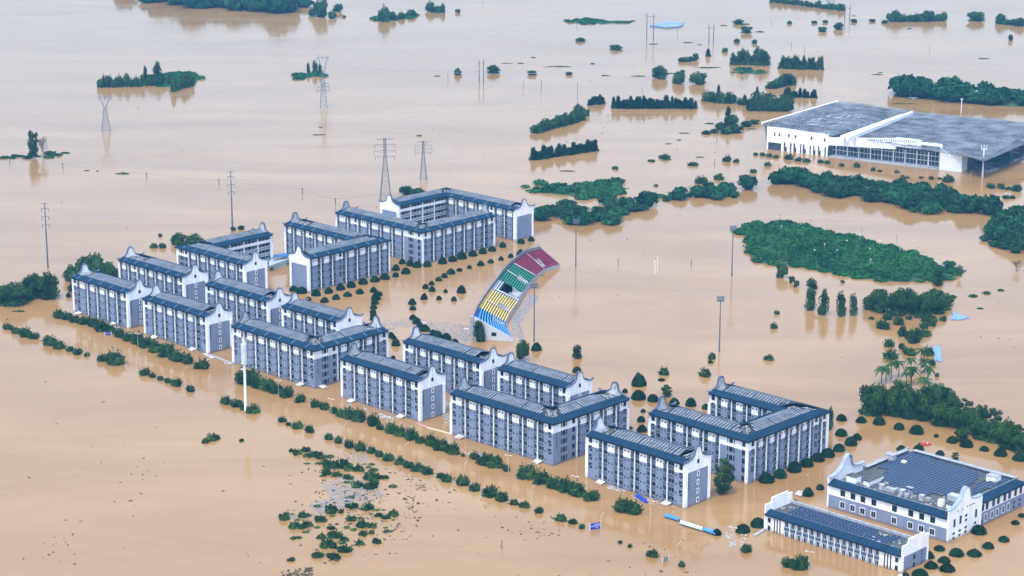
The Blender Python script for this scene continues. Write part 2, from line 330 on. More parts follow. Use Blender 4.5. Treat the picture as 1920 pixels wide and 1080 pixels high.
def roof(B, xs, xe, W, openl=0, openr=0, ribs=None, seed=0):
    "xs(y), xe(y): where the roof starts and ends at depth y"
    rnd = random.Random(seed); R = B.roof
    R.slab([(xs(0.15), 0.15, H+0.1), (xe(0.15), 0.15, H+0.1), (xe(W-0.15), W-0.15, H+0.1), (xs(W-0.15), W-0.15, H+0.1)], 0.4, 3)
    sec = [(-0.8, 0.02), (2.6, 1.22), (W/2, 2.5), (W-2.6, 1.22), (W+0.8, 0.02)]
    def q(y0, z0, y1, z1, xa, xb, t, m_, dz=0):
        R.slab([(xa(y0), y0, H+z0+dz), (xb(y0), y0, H+z0+dz), (xb(y1), y1, H+z1+dz), (xa(y1), y1, H+z1+dz)], t, m_)
    q(*sec[0], *sec[1], xs, xe, 0.2, 0); q(*sec[3], *sec[4], xs, xe, 0.2, 0)
    # fascias
    R.slab([(xs(-0.95), -0.95, H+0.06), (xe(-0.95), -0.95, H+0.06), (xe(-0.8), -0.8, H+0.06), (xs(-0.8), -0.8, H+0.06)], 0.5, 1)
    R.slab([(xs(W+.8), W+.8, H+0.06), (xe(W+.8), W+.8, H+0.06), (xe(W+.95), W+.95, H+0.06), (xs(W+.95), W+.95, H+0.06)], 0.42, 1)
    # solar collector bays on a dark under-sheet
    xl = lambda y: xs(y)+openl; xr = lambda y: xe(y)-openr
    q(*sec[1], *sec[2], xl, xr, 0.1, 2, -0.12); q(*sec[2], *sec[3], xl, xr, 0.1, 2, -0.12)
    P = MB(); P.T = B.T
    lo = min(xl(2.6), xl(W/2)); hi = max(xr(2.6), xr(W/2)); n = 0
    for side in (0, 1):
        x = lo; n = 0
        while x < hi:
            n += 1
            if n % 11 == 0: x += 0.45; lift = rnd.uniform(-0.05, 0.07)
            if n == 1: lift = 0
            ya, yb = (2.7, W/2-0.1) if side == 0 else (W/2+0.1, W-2.7)
            if n % 11 > 7: ya_, yb_ = ya+0.0, yb
            s_ = (2.5-1.22)/(W/2-2.6)
            x2 = x+0.84
            for (u, v) in ((0.0, 0.46), (0.5, 0.97)):
                y0 = ya+(yb-ya)*u; y1 = ya+(yb-ya)*v
                if x < max(xl(y0), xl(y1))+0.05 or x2 > min(xr(y0), xr(y1))-0.05: continue
                zf = lambda y: H+1.22+(min(y, W-y)-2.6)*s_+0.10+lift
                P.slab([(x, y0, zf(y0)), (x2, y0, zf(y0)), (x2, y1, zf(y1)), (x, y1, zf(y1))], 0.12)
            x += 1.45
    P.build('solar_collectors', SLATE, B.root)
    # bare ends: rafters, pipes and litter on the deck
    D = MB(); D.T = B.T
    for o_, base, sg in ((openl, xs, 1), (openr, xe, -1)):
        if o_ <= 0.5: continue
        for j in range(int(o_*1.0)+2):
            t = rnd.uniform(0.3, o_); y0 = rnd.uniform(2.8, 5.5); y1 = y0+rnd.uniform(1.0, 5)
            x0 = base(y0)+sg*t; x1 = base(y1)+sg*(t+rnd.uniform(-0.5, 0.9))
            D.bar((x0, y0, H+rnd.uniform(0.2, 1.3)), (x1, y1, H+rnd.uniform(0.2, 1.5)), rnd.uniform(0.06, 0.15))
        for j in range(int(o_*1.5)+3):
            y0 = rnd.uniform(2.8, W-3); x0 = base(y0)+sg*rnd.uniform(0.4, o_); s2 = rnd.uniform(0.15, 0.6)
            D.box(x0, x0+s2, y0, y0+s2*1.4, H+0.1, H+0.1+rnd.uniform(0.1, 0.7))
    if D.v: D.build('roof_frame', RAFT, B.root)
    if ribs:
        n = int((xe(1)-xs(1))/ribs)
        for i in range(n):
            x = xs(1)+(i+0.5)*(xe(1)-xs(1))/n
            q2 = MB()
            if 'rib' not in _bal:
                q2.slab([(-.2, -.5, .35), (.2, -.5, .35), (.2, 1.9, 1.2), (-.2, 1.9, 1.2)], 0.3); _bal['rib'] = q2.mesh('roof_upstand', [LBLUE])
            B.part(_bal['rib'], x, 0, H+0.05, name='roof_upstand')
PROF = [(0, .25), (.05, .2), (.12, .35), (.20, .65), (.28, 1.1), (.335, 1.65), (.372, 2.4), (.39, 3.3), (.402, 4.05), (.425, 4.65), (.46, 4.98), (.5, 5.08)]
PROF = PROF+[(1-u, z) for u, z in PROF[-2::-1]]
def gable(B, x, sg, W, detail=True, chars=True, old=False, wins=True):
    "curved 'wok ear' gable across a wing end; sg=+1 faces +x"
    x0, x1 = (x, x+0.4) if sg > 0 else (x-0.4, x)
    y0, y1 = -0.5, W+0.7; LW = y1-y0
    G = MB(); G.T = B.T; mt = 1 if old else 0
    pts = [(y0+u*LW, H+z) for u, z in PROF]
    for (ya, za), (yb, zb) in zip(pts[:-1], pts[1:]):
        G.prof([(ya, H-3.75), (yb, H-3.75), (yb, zb), (ya, za)], x0, x1, mt)
    G.build('gable_wall', [WHITE, OLDWHITE], B.root)
    C = MB(); C.T = B.T
    for (ya, za), (yb, zb) in zip(pts[:-1], pts[1:]):
        C.prof([(ya, za), (yb, zb), (yb, zb+0.38), (ya, za+0.38)], x0-0.28, x1+0.28)
    C.prof([(y0-0.9, H+0.75), (y0, H+0.25), (y0, H+0.6), (y0-0.9, H+0.95)], x0-0.28, x1+0.28)
    C.prof([(y1, H+0.25), (y1+1.0, H+0.85), (y1+1.0, H+1.05), (y1, H+0.6)], x0-0.28, x1+0.28)
    C.build('coping', COPE, B.root)
    B.wall.box(x0, x1-0.1*sg if sg > 0 else x1, 0.0, W, -2, H-3.75, 1)
    for ya, yb in ((-0.25, 1.05), (W-1.05, W+0.25)):
        q = MB(); q.T = B.T; q.box(min(x1, x1+0.3*sg) if sg > 0 else x0-0.3, (x1+0.3) if sg > 0 else x0, ya, yb, -2, H-3.75)
        q.box(x0, x1, ya, 0.0, -2, H-3.75) if ya < 0 else q.box(x0, x1, W, yb, -2, H-3.75)
        q.build('pilaster', WHITE, B.root)
    if detail:
        ex = PI/2 if sg > 0 else -PI/2; xf = x1 if sg > 0 else x0
        yc = W*0.52
        if wins:
            for z in ZK[1:]: B.part(GWIN, xf+0.01*sg, yc, z+1.0, ex, name='window')
            B.part(AWIN, xf+0.01*sg, W/2+.1, H-1.2, ex, name='attic_window')
        sl = MB(); sl.T = B.T; sl.box(xf if sg > 0 else xf-0.03, xf+0.03 if sg > 0 else xf, W/2+0.05, W/2+0.17, H+0.4, H+4.0)
        sl.build('gable_slot', RAIL, B.root)
        if chars:
            for j in range(5): B.part(GLY, xf, 1.9 if wins else W-1.9, H-4.8-j*1.25, ex, name='wall_character')
c0 = lambda v: (lambda y: v)
def bar_block(name, a, b, L, bays, label, openl=3.5, openr=2.5, ribs=None, seed=1, canopies=()):
    B = Block(name, a, b, label); B.setwing(a, b, 0)
    facade(B, 0, L, bays); body(B, 0, L, WD); roof(B, c0(0), c0(L), WD, openl, openr, ribs, seed)
    B.part(pil_mesh(0.6, 0.3, H), -0.1, 0, 0, name='pilaster'); B.part(pil_mesh(0.6, 0.3, H), L-0.5, 0, 0, name='pilaster')
    gable(B, 0, -1, WD, old=seed % 2 == 0); gable(B, L, 1, WD)
    return B
def canopy(B, x):
    q = MB(); q.T = B.T; q.slab([(x, -2.6, 0.35), (x+3.2, -2.6, 0.25), (x+3.2, 0, 0.8), (x, 0, 0.9)], 0.18); q.box(x+.1, x+.3, -2.4, -2.2, -1, .3)
    q.build('entrance_canopy', WHITE, B.root)
M_, F_, L_ = ('M', 7.7), ('F', 7.7), ('L', 7.9)
def std(n): return [F_]+[M_]*(n-2)+[L_]
b1 = bar_block('dormitory_block', -849.5, 585.2, 42.2, [('X', 11.3), M_, M_, M_, L_], 'dormitory at the left end of the front row, dark trees behind it', 7, 0.8, 7.7, 3); canopy(b1, 3); canopy(b1, 30); b1.finish()
b4 = bar_block('dormitory_block', -794, 585, 45.3, std(6), 'second front-row dormitory from the left, white ledge at its corner and hedge before it', 4, 5, 7.7, 5); canopy(b4, 6); canopy(b4, 34); b4.finish()
b11 = bar_block('dormitory_block', -657.8, 584.0, 46.4, std(6), 'straight dormitory standing between the two front-row L-shaped blocks, red and white ledge at its corner', 4.5, 4, None, 2); canopy(b11, 5); canopy(b11, 35); b11.finish()
b15 = bar_block('dormitory_block', -518.5, 581.6, 47.0, std(6), 'nearest straight dormitory, blue tarpaulin and rubbish floating at its foot', 8, 5, None, 11); canopy(b15, 6); canopy(b15, 38); b15.finish()
b2 = bar_block('dormitory_block', -861.6, 621, 50.2, [M_, ('N', 7.7), M_, M_, M_, M_, L_], 'straight dormitory behind the leftmost one, roof panels missing over its left third', 15, 0.8, 7.7, 7); b2.finish()
b5 = bar_block('dormitory_block', -793.5, 620.8, 44.2, std(6), 'second-row dormitory left of centre, overlapped in front by the second block of the front row', 1.5, 6, 7.7, 9); b5.finish()
b6 = bar_block('dormitory_block', -737.8, 620.2, 36.6, std(5), 'short second-row dormitory tucked inside the angle of the left L-shaped block', 1.5, 0.8, 7.7, 13); b6.finish()
b12 = bar_block('dormitory_block', -657.4, 619.4, 45.8, std(6), 'second-row dormitory below the coloured grandstand, dark gap in the roof at its right end', 3.0, 6, None, 15); b12.finish()
b13 = bar_block('dormitory_block', -601, 619.4, 37.8, std(5), 'short second-row dormitory inside the angle of the right-hand L-shaped block', 1.5, 0.8, None, 17); b13.finish()
def ell(name, a0, b0, LA, LB, baysA, baysB, label, ribs, seed, sB=1.25, oA=4.5, oB=7, ob0=3, oAr=2.0):
    "L: wing A along the front, wing B running back from its right end"
    B = Block(name, a0, b0, label); ac = a0+LA
    B.setwing(a0, b0, 0); facade(B, 0, LA, baysA); body(B, 0, LA-1.3, WD)
    roof(B, c0(0), lambda y: LA-y, WD, oA, oAr, ribs, seed); gable(B, 0, -1, WD, old=seed % 2 == 0)
    B.part(pil_mesh(0.6, 0.3, H), -0.1, 0, 0, name='pilaster')
    B.setwing(ac, b0, PI/2); facade(B, sB, LB-sB, baysB); body(B, 1.3, LB, WD)
    roof(B, lambda y: y, c0(LB), WD, ob0, oB, ribs, seed+1); gable(B, LB, 1, WD, old=True, detail=False)
    B.part(pil_mesh(0.6, 0.3, H), LB-0.5, 0, 0, name='pilaster')
    if baysB[0][0] == 'S':
        for j in range(5): B.part(GLY, 1.9, 0, H-4.8-j*1.3, 0, name='wall_character')
    return B
b7 = ell('dormitory_block', -729, 584, 53.8, 42, std(7), [('S', 12.3), M_, M_, M_, ('N', 7)], 'left-hand L-shaped dormitory of the front row, behind the tall white mast', 7.7, 4, oA=3, oAr=4); canopy(b7, 2); b7.setwing(-729, 584, 0); canopy(b7, 44); b7.finish()
b14 = ell('dormitory_block', -591.3, 582.3, 54.8, 43.2, std(7), [('S', 12.3), M_, M_, M_, ('N', 7)], 'right-hand L-shaped dormitory of the front row with floating rubbish under its left end', None, 6, oB=9, oAr=4); b14.setwing(-591.3, 582.3, 0); canopy(b14, 4); canopy(b14, 46); b14.finish()
b9 = ell('dormitory_block', -862.2, 763.8, 65.4, 53.6, [M_, ('N', 7), M_, M_, M_, M_, ('S', 11.5)], std(7), 'large L-shaped back-group dormitory with many round bushes along its right side', 7.7, 8, oA=1.5, oB=2)
b9.part(pil_mesh(1.2, 0.3, H), 0.1, 0, 0, name='pilaster'); b9.finish()
# U-shaped block by the canteen
B = Block('dormitory_block', -518.2, 617.4, 'U-shaped dormitory with three wings, the large dark tree standing at its near corner')
LA = 47.4; LB = 50.2
B.setwing(-518.2, 617.4, 0); facade(B, 0, LA, [('X', 10.4), M_, M_, M_, ('S', 13.0)]); body(B, 0, LA-1.3, WD)
roof(B, c0(0), lambda y: LA-y, WD, 6, 1.5, None, 21); gable(B, 0, -1, WD, old=True); B.part(pil_mesh(0.6, 0.3, H), -0.1, 0, 0, name='pilaster'); B.part(pil_mesh(1.2, 0.3, H), LA-1.0, 0, 0, name='pilaster')
for j in range(5): B.part(GLY, LA-2.3, 0, H-4.8-j*1.3, 0, name='wall_character')
B.setwing(-518.2+LA, 617.4, PI/2); facade(B, 1.25, LB-2.5, [('W', 3.4)]+[('M', 7.2)]*5+[('O', 8), ('W', 3)]); body(B, 1.3, LB-1.3, WD)
roof(B, lambda y: y, lambda y: LB-y, WD, 3, 3, None, 22); B.part(pil_mesh(1.2, 0.3, H), LB-1.1, 0, 0, name='pilaster')
B.setwing(-518.2, 617.4+LB-WD, 0); facade(B, 0, LA-WD, [('W', 3.6), M_, M_, M_, M_]); body(B, 0, LA-WD, WD)
roof(B, c0(0), lambda y: LA-WD+y, WD, 4, 4, None, 23); gable(B, 0, -1, WD, old=True, detail=False); B.part(pil_mesh(0.6, 0.3, H), -0.1, 0, 0, name='pilaster')
B.finish()
# block with gallery wing at the back left
B = Block('dormitory_block', -862.5, 657.0, 'back-left dormitory with an open gallery wing and a blue-edged walkway at its far corner')
LA = 52.5; LB = 50
B.setwing(-862.5, 657, 0); facade(B, 0, LA, [('S', 9.6)]+[M_]*5+[('N', 6)]); body(B, 0, LA, WD)
roof(B, lambda y: y, c0(LA), WD, 2, 0.8, 7.7, 31); gable(B, LA, 1, WD); B.part(pil_mesh(1.0, 0.3, H), LA-.9, 0, 0, name='pilaster'); B.part(pil_mesh(1.0, 0.3, H), -.1, 0, 0, name='pilaster')
B.setwing(-862.5+WD, 657, PI/2); corridor(B, WD, LB-WD, 4, WD); body(B, WD, LB, WD, 1.5)
roof(B, lambda y: WD-y, c0(LB), WD, 3, 2, None, 32); gable(B, LB, 1, WD, old=True, detail=False); B.part(pil_mesh(1.0, 0.3, H), LB-.9, 0, 0, name='pilaster')
B.finish()
# block beside the walkway: long wing faces right, its gable faces the camera
B = Block('dormitory_block', -861.3, 727.0, 'dormitory with a plain blue-grey gable facing forward, left of the large back block')
B.setwing(-861.3, 727, 0); facade(B, 0, 51, [('M', 7), M_, ('O', 9.5), M_, M_, M_, ('M', 5)]); body(B, 0, 51, WD)
roof(B, c0(0), lambda y: 51+y, WD, 14, 2, 7.7, 33); gable(B, 0, -1, WD, old=True, detail=False); B.part(pil_mesh(0.6, 0.3, H), -0.1, 0, 0, name='pilaster')
LB = 54
B.setwing(-796.5, 687, PI/2); facade(B, 0, LB, [M_, M_, ('O', 9), M_, M_, M_, ('M', 7)]); body(B, 0, LB, WD)
roof(B, c0(0), lambda y: LB-y, WD, 2, 1.5, 7.7, 34); gable(B, 0, -1, WD, chars=True, wins=False)
B.part(pil_mesh(0.6, 0.3, H), -0.1, 0, 0, name='pilaster'); B.part(pil_mesh(0.6, 0.3, H), LB-.6, 0, 0, name='pilaster')
B.finish()
# farthest block
B = Block('dormitory_block', -864.5, 834.6, 'farthest dormitory of the back group, open gallery wing behind its white front gable')
LA = 66.5; LB = 834.6+WD-798.6
B.setwing(-864.5, 834.6, 0); facade(B, WD, LA-WD, [M_, M_, M_, M_, ('N', 6), M_, M_]); body(B, 0, LA, WD)
roof(B, lambda y: WD-y, c0(LA), WD, 2, 6, 7.7, 41); gable(B, LA, 1, WD, wins=False, chars=False); B.part(pil_mesh(1.0, 0.3, H), LA-.9, 0, 0, name='pilaster')
B.setwing(-864.5+WD, 798.6, PI/2); corridor(B, 0, LB-WD, 4, WD); body(B, 0, LB, WD, 1.5)
roof(B, c0(0), lambda y: LB-WD+y, WD, 1, 2, None, 42); gable(B, 0, -1, WD, wins=False, chars=False); B.part(pil_mesh(1.0, 0.3, H), -.1, 0, 0, name='pilaster')
B.finish()
#@@PART2
# ---------------------------------------------------------------- low hall with stepped gables
def stepped_hall():
    B = Block('service_hall', -437.4, 585.0, 'long low two-storey hall with stepped white gables and a strip of solar panels', 'building', 'low buildings by the canteen')
    L, W, h = 56.6, 15.0, 6.1; B.setwing(-437.4, 585, 0); Wl = B.wall
    Wl.box(0, L, 0, W, -2, h-0.3, 0); Wl.box(8.2, 47.8, -0.04, -0.002, -2, h-0.55, 1)
    R = B.roof
    R.slab([(-0.1, -0.7, h), (L+0.1, -0.7, h), (L+0.1, 2.4, h+1.25), (-0.1, 2.4, h+1.25)], 0.25, 0); R.box(0, L, -0.85, -0.7, h-0.4, h+0.02, 1)
    R.box(0.1, L-0.1, 2.4, W-0.8, h-0.3, h+0.25, 3)
    q = MB(); q.T = B.T; q.box(0, L, W-0.8, W, h-0.3, h+1.2); q.box(0, L, 2.4, 2.6, h+0.25, h+1.2)
    for k in range(8): q.box(3+k*7, 3.25+k*7, W-0.95, W-0.8, h+0.2, h+1.9)
    q.build('parapet', CONC, B.root)
    prof = [(-0.2, 3.4, h+3.4), (3.4, 12.9, h+5.1), (12.9, W+0.3, h+4.1)]
    for x0 in (-0.45, L):
        g = MB(); g.T = B.T
        for ya, yb, z in prof: g.box(x0, x0+0.45, ya, yb, h-0.6, z)
        for ya, yb in ((-0.2, 0.7), (W-0.6, W+0.3)): g.box(x0-(0.12 if x0 < 0 else 0), x0+0.45+(0.12 if x0 > 0 else 0), ya, yb, -2, h-0.6)
        g.build('stepped_gable', WHITE, B.root)
        Wl.box(x0+0.05, x0+0.4, 0.7, W-0.6, -2, h-0.6, 1)
    w1 = winm('window', 1.35, 1.9, 0.16, True); q = MB(); q.box(-.85, .85, -.45, -.05, 0, .75); q.box(-.9, .9, -.5, -.05, .75, .85); bal = q.mesh('balcony', [RAIL])
    for k in range(15):
        x = 9.2+k*2.70; B.part(w1, x, -0.06, 3.5, name='window'); B.part(w1, x, -0.06, -0.1, name='window'); B.part(bal, x, -0.04, 2.55)
        B.part(pil_mesh(0.3, 0.14, h-0.55), x-1.5, -0.03, 0, name='pilaster')
    sl = MB(); sl.box(-.26, .26, -.06, 0, -1, 4.6); sm = sl.mesh('slit_window', [mat('brown_slit', (0.05, 0.025, 0.025), 0.5)])
    for x in (3.9, 5.1, 6.3, 50.0, 51.2, 52.4): B.part(sm, x, 0, 0.6)
    for x in (1.6, 54.8):
        for z in (0.4, 3.3): B.part(winm('window', 1.1, 1.6, 0.08, True, frm=RAIL), x, 0, z, name='window')
    for z in (0.3, 3.2): B.part(AWIN, L+0.41, 7.0, z, PI/2, name='window')
    for j in range(5): B.part(GLY, L+0.41, 11.6, h-1.4-j*1.15, PI/2, name='wall_character')
    f = MB(); f.T = B.T; c = MB(); c.T = B.T
    for i in range(29):
        for j in range(5):
            if random.random() < 0.05 or (22 < i < 26 and j > 2): continue
            x = 6+i*1.45; y = 3.6+j*1.85
            f.slab([(x, y, h+.55), (x+1.40, y, h+.55), (x+1.40, y+1.75, h+.85), (x, y+1.75, h+.85)], 0.06)
            c.slab([(x+.06, y+.06, h+.59), (x+1.34, y+.06, h+.59), (x+1.34, y+1.69, h+.88), (x+.06, y+1.69, h+.88)], 0.03)
    fo = f.build('solar_array', PVF, B.root); c.build('solar_cells', PV, fo)
    d = MB(); d.T = B.T
    for k in range(26):
        x = random.choice([random.uniform(1, 5), random.uniform(48, 55), random.uniform(38, 44)]); y = random.uniform(3, 12); s_ = random.uniform(.2, .7)
        d.box(x, x+s_*1.5, y, y+s_, h+.26, h+.26+random.uniform(.1, .6))
    d.build('roof_clutter', RAFT, B.root)
    B.finish()
stepped_hall()
# ---------------------------------------------------------------- canteen with the big solar roof
def canteen():
    A0, B0 = -434.8, 618.7; L, W, h = 50.0, 50.2, 9.1
    B = Block('canteen_building', A0, B0, 'broad white and grey canteen, its flat roof covered by a field of blue solar panels', 'building', 'low buildings by the canteen')
    B.setwing(A0, B0, 0); Wl = B.wall; R = B.roof
    Wl.box(0, L, 0, W, -2, 5.2, 1); Wl.box(-0.02, L+0.02, -0.02, W+0.02, 5.2, h-0.3, 0)
    R.box(0.6, L-0.6, 1, W-0.6, h-0.3, h+0.2, 3)
    R.slab([(-0.2, -0.7, h), (L, -0.7, h), (L, 2.6, h+1.4), (-0.2, 2.6, h+1.4)], 0.3, 0); R.box(0, L, -0.85, -0.7, h-0.4, h+0.02, 1)
    R.slab([(L+0.7, 21.5, h), (L+0.7, W+0.7, h), (L-2.6, W-2.6, h+1.4), (L-2.6, 21.5, h+1.4)], 0.3, 0); R.box(L+0.7, L+0.85, 21.5, W+0.7, h-0.4, h+0.02, 1)
    q = MB(); q.T = B.T; q.box(3, L-2.8, W-0.7, W-0.2, h-0.3, h+1.5); q.box(0.0, 0.5, 21, W-0.2, h-0.3, h+1.5); q.box(3, L-2.8, W-1.8, W-0.7, h+1.2, h+1.35); q.box(.5, 1.7, 21, W-2, h+1.2, h+1.35)
    q.box(-0.2, L, 2.6, 2.8, h+0.2, h+1.4); q.box(L-2.8, L-2.6, 21.5, W-2.6, h+0.2, h+1.4); q.build('parapet', CONC, B.root)
    pr = [(0, 11.6), (1.6, 11.6), (3.8, 12.0), (5.6, 12.8), (7.2, 13.9), (8.4, 15.2), (9.1, 16.4), (9.8, 17.2), (10.8, 17.6), (11.8, 17.4), (12.5, 16.6), (12.9, 15.4), (13.2, 14.0), (14.0, 13.0), (15.5, 12.4), (17.5, 12.1), (19.5, 12.0), (21.2, 12.2)]
    for x0, x1 in ((-0.6, 0.0), (L, L+0.5)):
        g = MB(); g.T = B.T
        for (ya, za), (yb, zb) in zip(pr[:-1], pr[1:]): g.prof([(ya-.2, -2), (yb-.2, -2), (yb-.2, zb), (ya-.2, za)], x0, x1)
        g.build('curved_gable', WHITE, B.root)
        c = MB(); c.T = B.T
        for (ya, za), (yb, zb) in zip(pr[:-1], pr[1:]): c.prof([(ya-.2, za), (yb-.2, zb), (yb-.2, zb+.3), (ya-.2, za+.3)], x0-1.0 if x0 > 0 else x0-.1, x1+.1 if x0 > 0 else x1+1.0)
        c.build('coping', mat('pale_coping', (0.26, 0.33, 0.43), 0.6, var=0.2), B.root)
    w1 = winm('window', 1.9, 2.2, 0.22, True); w2 = winm('window', 1.9, 2.2, 0.06, True, frm=RAIL)
    for x in (6.1, 10.5, 14.8, 19.5, 28.2, 35.0, 39.5, 44.0):
        B.part(w2, x, -0.02, 5.9, name='window'); B.part(w1, x, 0, 1.4, name='window')
    t = winm('window', 1.1, 2.8, 0.05, True, frm=RAIL); sm = winm('window', 1.2, 0.75, 0.05, False, frm=RAIL)
    B.setwing(A0+L, B0, PI/2)
    for x, z in ((3.6, 5.0), (7.4, 5.3), (17.3, 5.0)): B.part(t, x, -0.5, z, name='window')
    for x, z in ((3.4, 0.6), (3.4, 2.3), (7.2, 0.7), (7.2, 2.4), (10.9, 1.0), (10.9, 2.6), (10.9, 5.3), (10.9, 7.0), (17.0, 2.6)): B.part(sm, x, -0.5, z, name='window')
    for k, (x, z, s_) in enumerate(((5.6, 10.4, 1), (8.4, 10.3, 1), (11.2, 10.6, 1.1))): B.part(GLY, x, -0.5, z, 0, name='wall_character')
    sg = MB(); sg.T = B.T
    for k in range(5): sg.box(12.6+k*.75, 13.0+k*.75, -.56, -.5, 10.3, 10.75)
    sg.build('small_lettering', NAVY, B.root)
    tw = winm('window', 1.5, 2.4, 0.06, True, frm=RAIL); tw2 = winm('window', 1.4, 2.5, 0.2, True)
    for x in (22.4, 25.2, 29.4, 32.6, 36.8, 40.0, 44.0, 47.6): B.part(tw, x, -0.02, 5.7, name='window')
    for x in (24.6, 28.9, 32.2, 36.2, 39.6): B.part(tw2, x, 0, 1.4, name='window')
    B.part(tw, 21.9, 0, 0.2, name='door')
    for x in (43.5, 47.2):
        for z in (1.2, 3.0): B.part(sm, x, 0, z, name='window')
    B.setwing(A0, B0, 0)
    # solar field (outline surveyed at roof level)
    def inp(px, py, poly):
        s_ = False; n = len(poly); j = n-1
        for i in range(n):
            if (poly[i][1] > py) != (poly[j][1] > py) and px < (poly[j][0]-poly[i][0])*(py-poly[i][1])/(poly[j][1]-poly[i][1])+poly[i][0]: s_ = not s_
            j = i
        return s_
    def loc(z, pts): return [(toab(1540+x/5.053, 830+y/5.053, z)[0]-A0, toab(1540+x/5.053, 830+y/5.053, z)[1]-B0) for x, y in pts]
    field = loc(h+.8, [(850, 85), (1495, 270), (1440, 390), (1180, 495), (1060, 470), (1000, 510), (720, 420), (590, 360), (600, 250), (555, 215)])
    f2 = loc(h+.8, [(1455, 400), (1600, 350), (1740, 330), (1760, 370), (1560, 440), (1440, 470)])
    f = MB(); f.T = B.T; c = MB(); c.T = B.T
    for i in range(31):
        for j in range(21):
            x = 1.0+i*1.6; y = 3.0+j*2.3
            if not (inp(x+.8, y+1.1, field) or inp(x+.8, y+1.1, f2)): continue
            if random.random() < 0.008: continue
            f.slab([(x, y, h+.7), (x+1.58, y, h+.7), (x+1.58, y+2.27, h+.86), (x, y+2.27, h+.86)], 0.06)
            c.slab([(x+.07, y+.09, h+.73), (x+1.51, y+.09, h+.73), (x+1.51, y+2.18, h+.885), (x+.07, y+2.18, h+.885)], 0.02)
    fo = f.build('solar_array', PVF, B.root); c.build('solar_cells', PV, fo)
    def rbox(px, py, sx, sy, sz, name, m_, top=None):
        (x, y), = loc(h+.2, [(px, py)]); o = MB(); o.T = B.T; o.box(x, x+sx, y, y+sy, h+.2, h+.2+sz)
        if top: o.box(x-.15, x+sx+.15, y-.15, y+sy+.15, h+.2+sz, h+.4+sz, 1); o.build(name, [m_, top], B.root)
        else: o.build(name, m_, B.root)
    rbox(235, 365, 4.0, 3.6, 2.2, 'roof_room', WHITE, DECK); rbox(400, 400, 2.2, 9.5, 1.6, 'roof_duct', WHITE, DECK)
    rbox(545, 445, 1.4, 1.8, 2.0, 'air_handling_unit', RAFT); rbox(600, 455, 4.0, 2.2, 1.2, 'air_handling_unit', CONC); rbox(730, 490, 1.8, 2.2, 1.8, 'air_handling_unit', RAFT)
    rbox(780, 510, 1.6, 1.4, 1.1, 'air_handling_unit', CONC); rbox(920, 545, 1.7, 1.7, 2.0, 'air_handling_unit', RAFT); rbox(980, 545, 2.0, 1.2, 1.0, 'air_handling_unit', CONC)
    rbox(1100, 600, 1.8, 1.8, 2.4, 'water_tank', WHITE); rbox(1180, 620, 4.6, 3.2, 1.5, 'roof_room', WHITE, DECK); rbox(1190, 540, 5.0, 3.0, 2.0, 'roof_room', RAFT)
    rbox(1560, 365, 4.0, 3.5, 2.2, 'roof_room', WHITE, CONC); rbox(600, 165, 3.5, 2.5, 2.4, 'roof_room', RAFT, CONC); rbox(755, 200, 1.6, 1.4, 1.2, 'air_handling_unit', WHITE)
    rbox(800, 440, 2.6, 1.2, 1.0, 'air_handling_unit', CONC)
    d = MB(); d.T = B.T
    for k in range(150):
        px = random.uniform(150, 1250); py = 330+px*.24+random.uniform(-90, 60); (x, y), = loc(h+.2, [(px, py)])
        if inp(x, y, field) or not (1 < x < L-1 and 3.2 < y < W-2): continue
        s_ = random.uniform(.15, .6); d.box(x, x+s_*random.uniform(1, 2.5), y, y+s_, h+.21, h+.21+random.uniform(.1, .7))
    d.build('roof_clutter', RAFT, B.root)
    B.finish()
canteen()
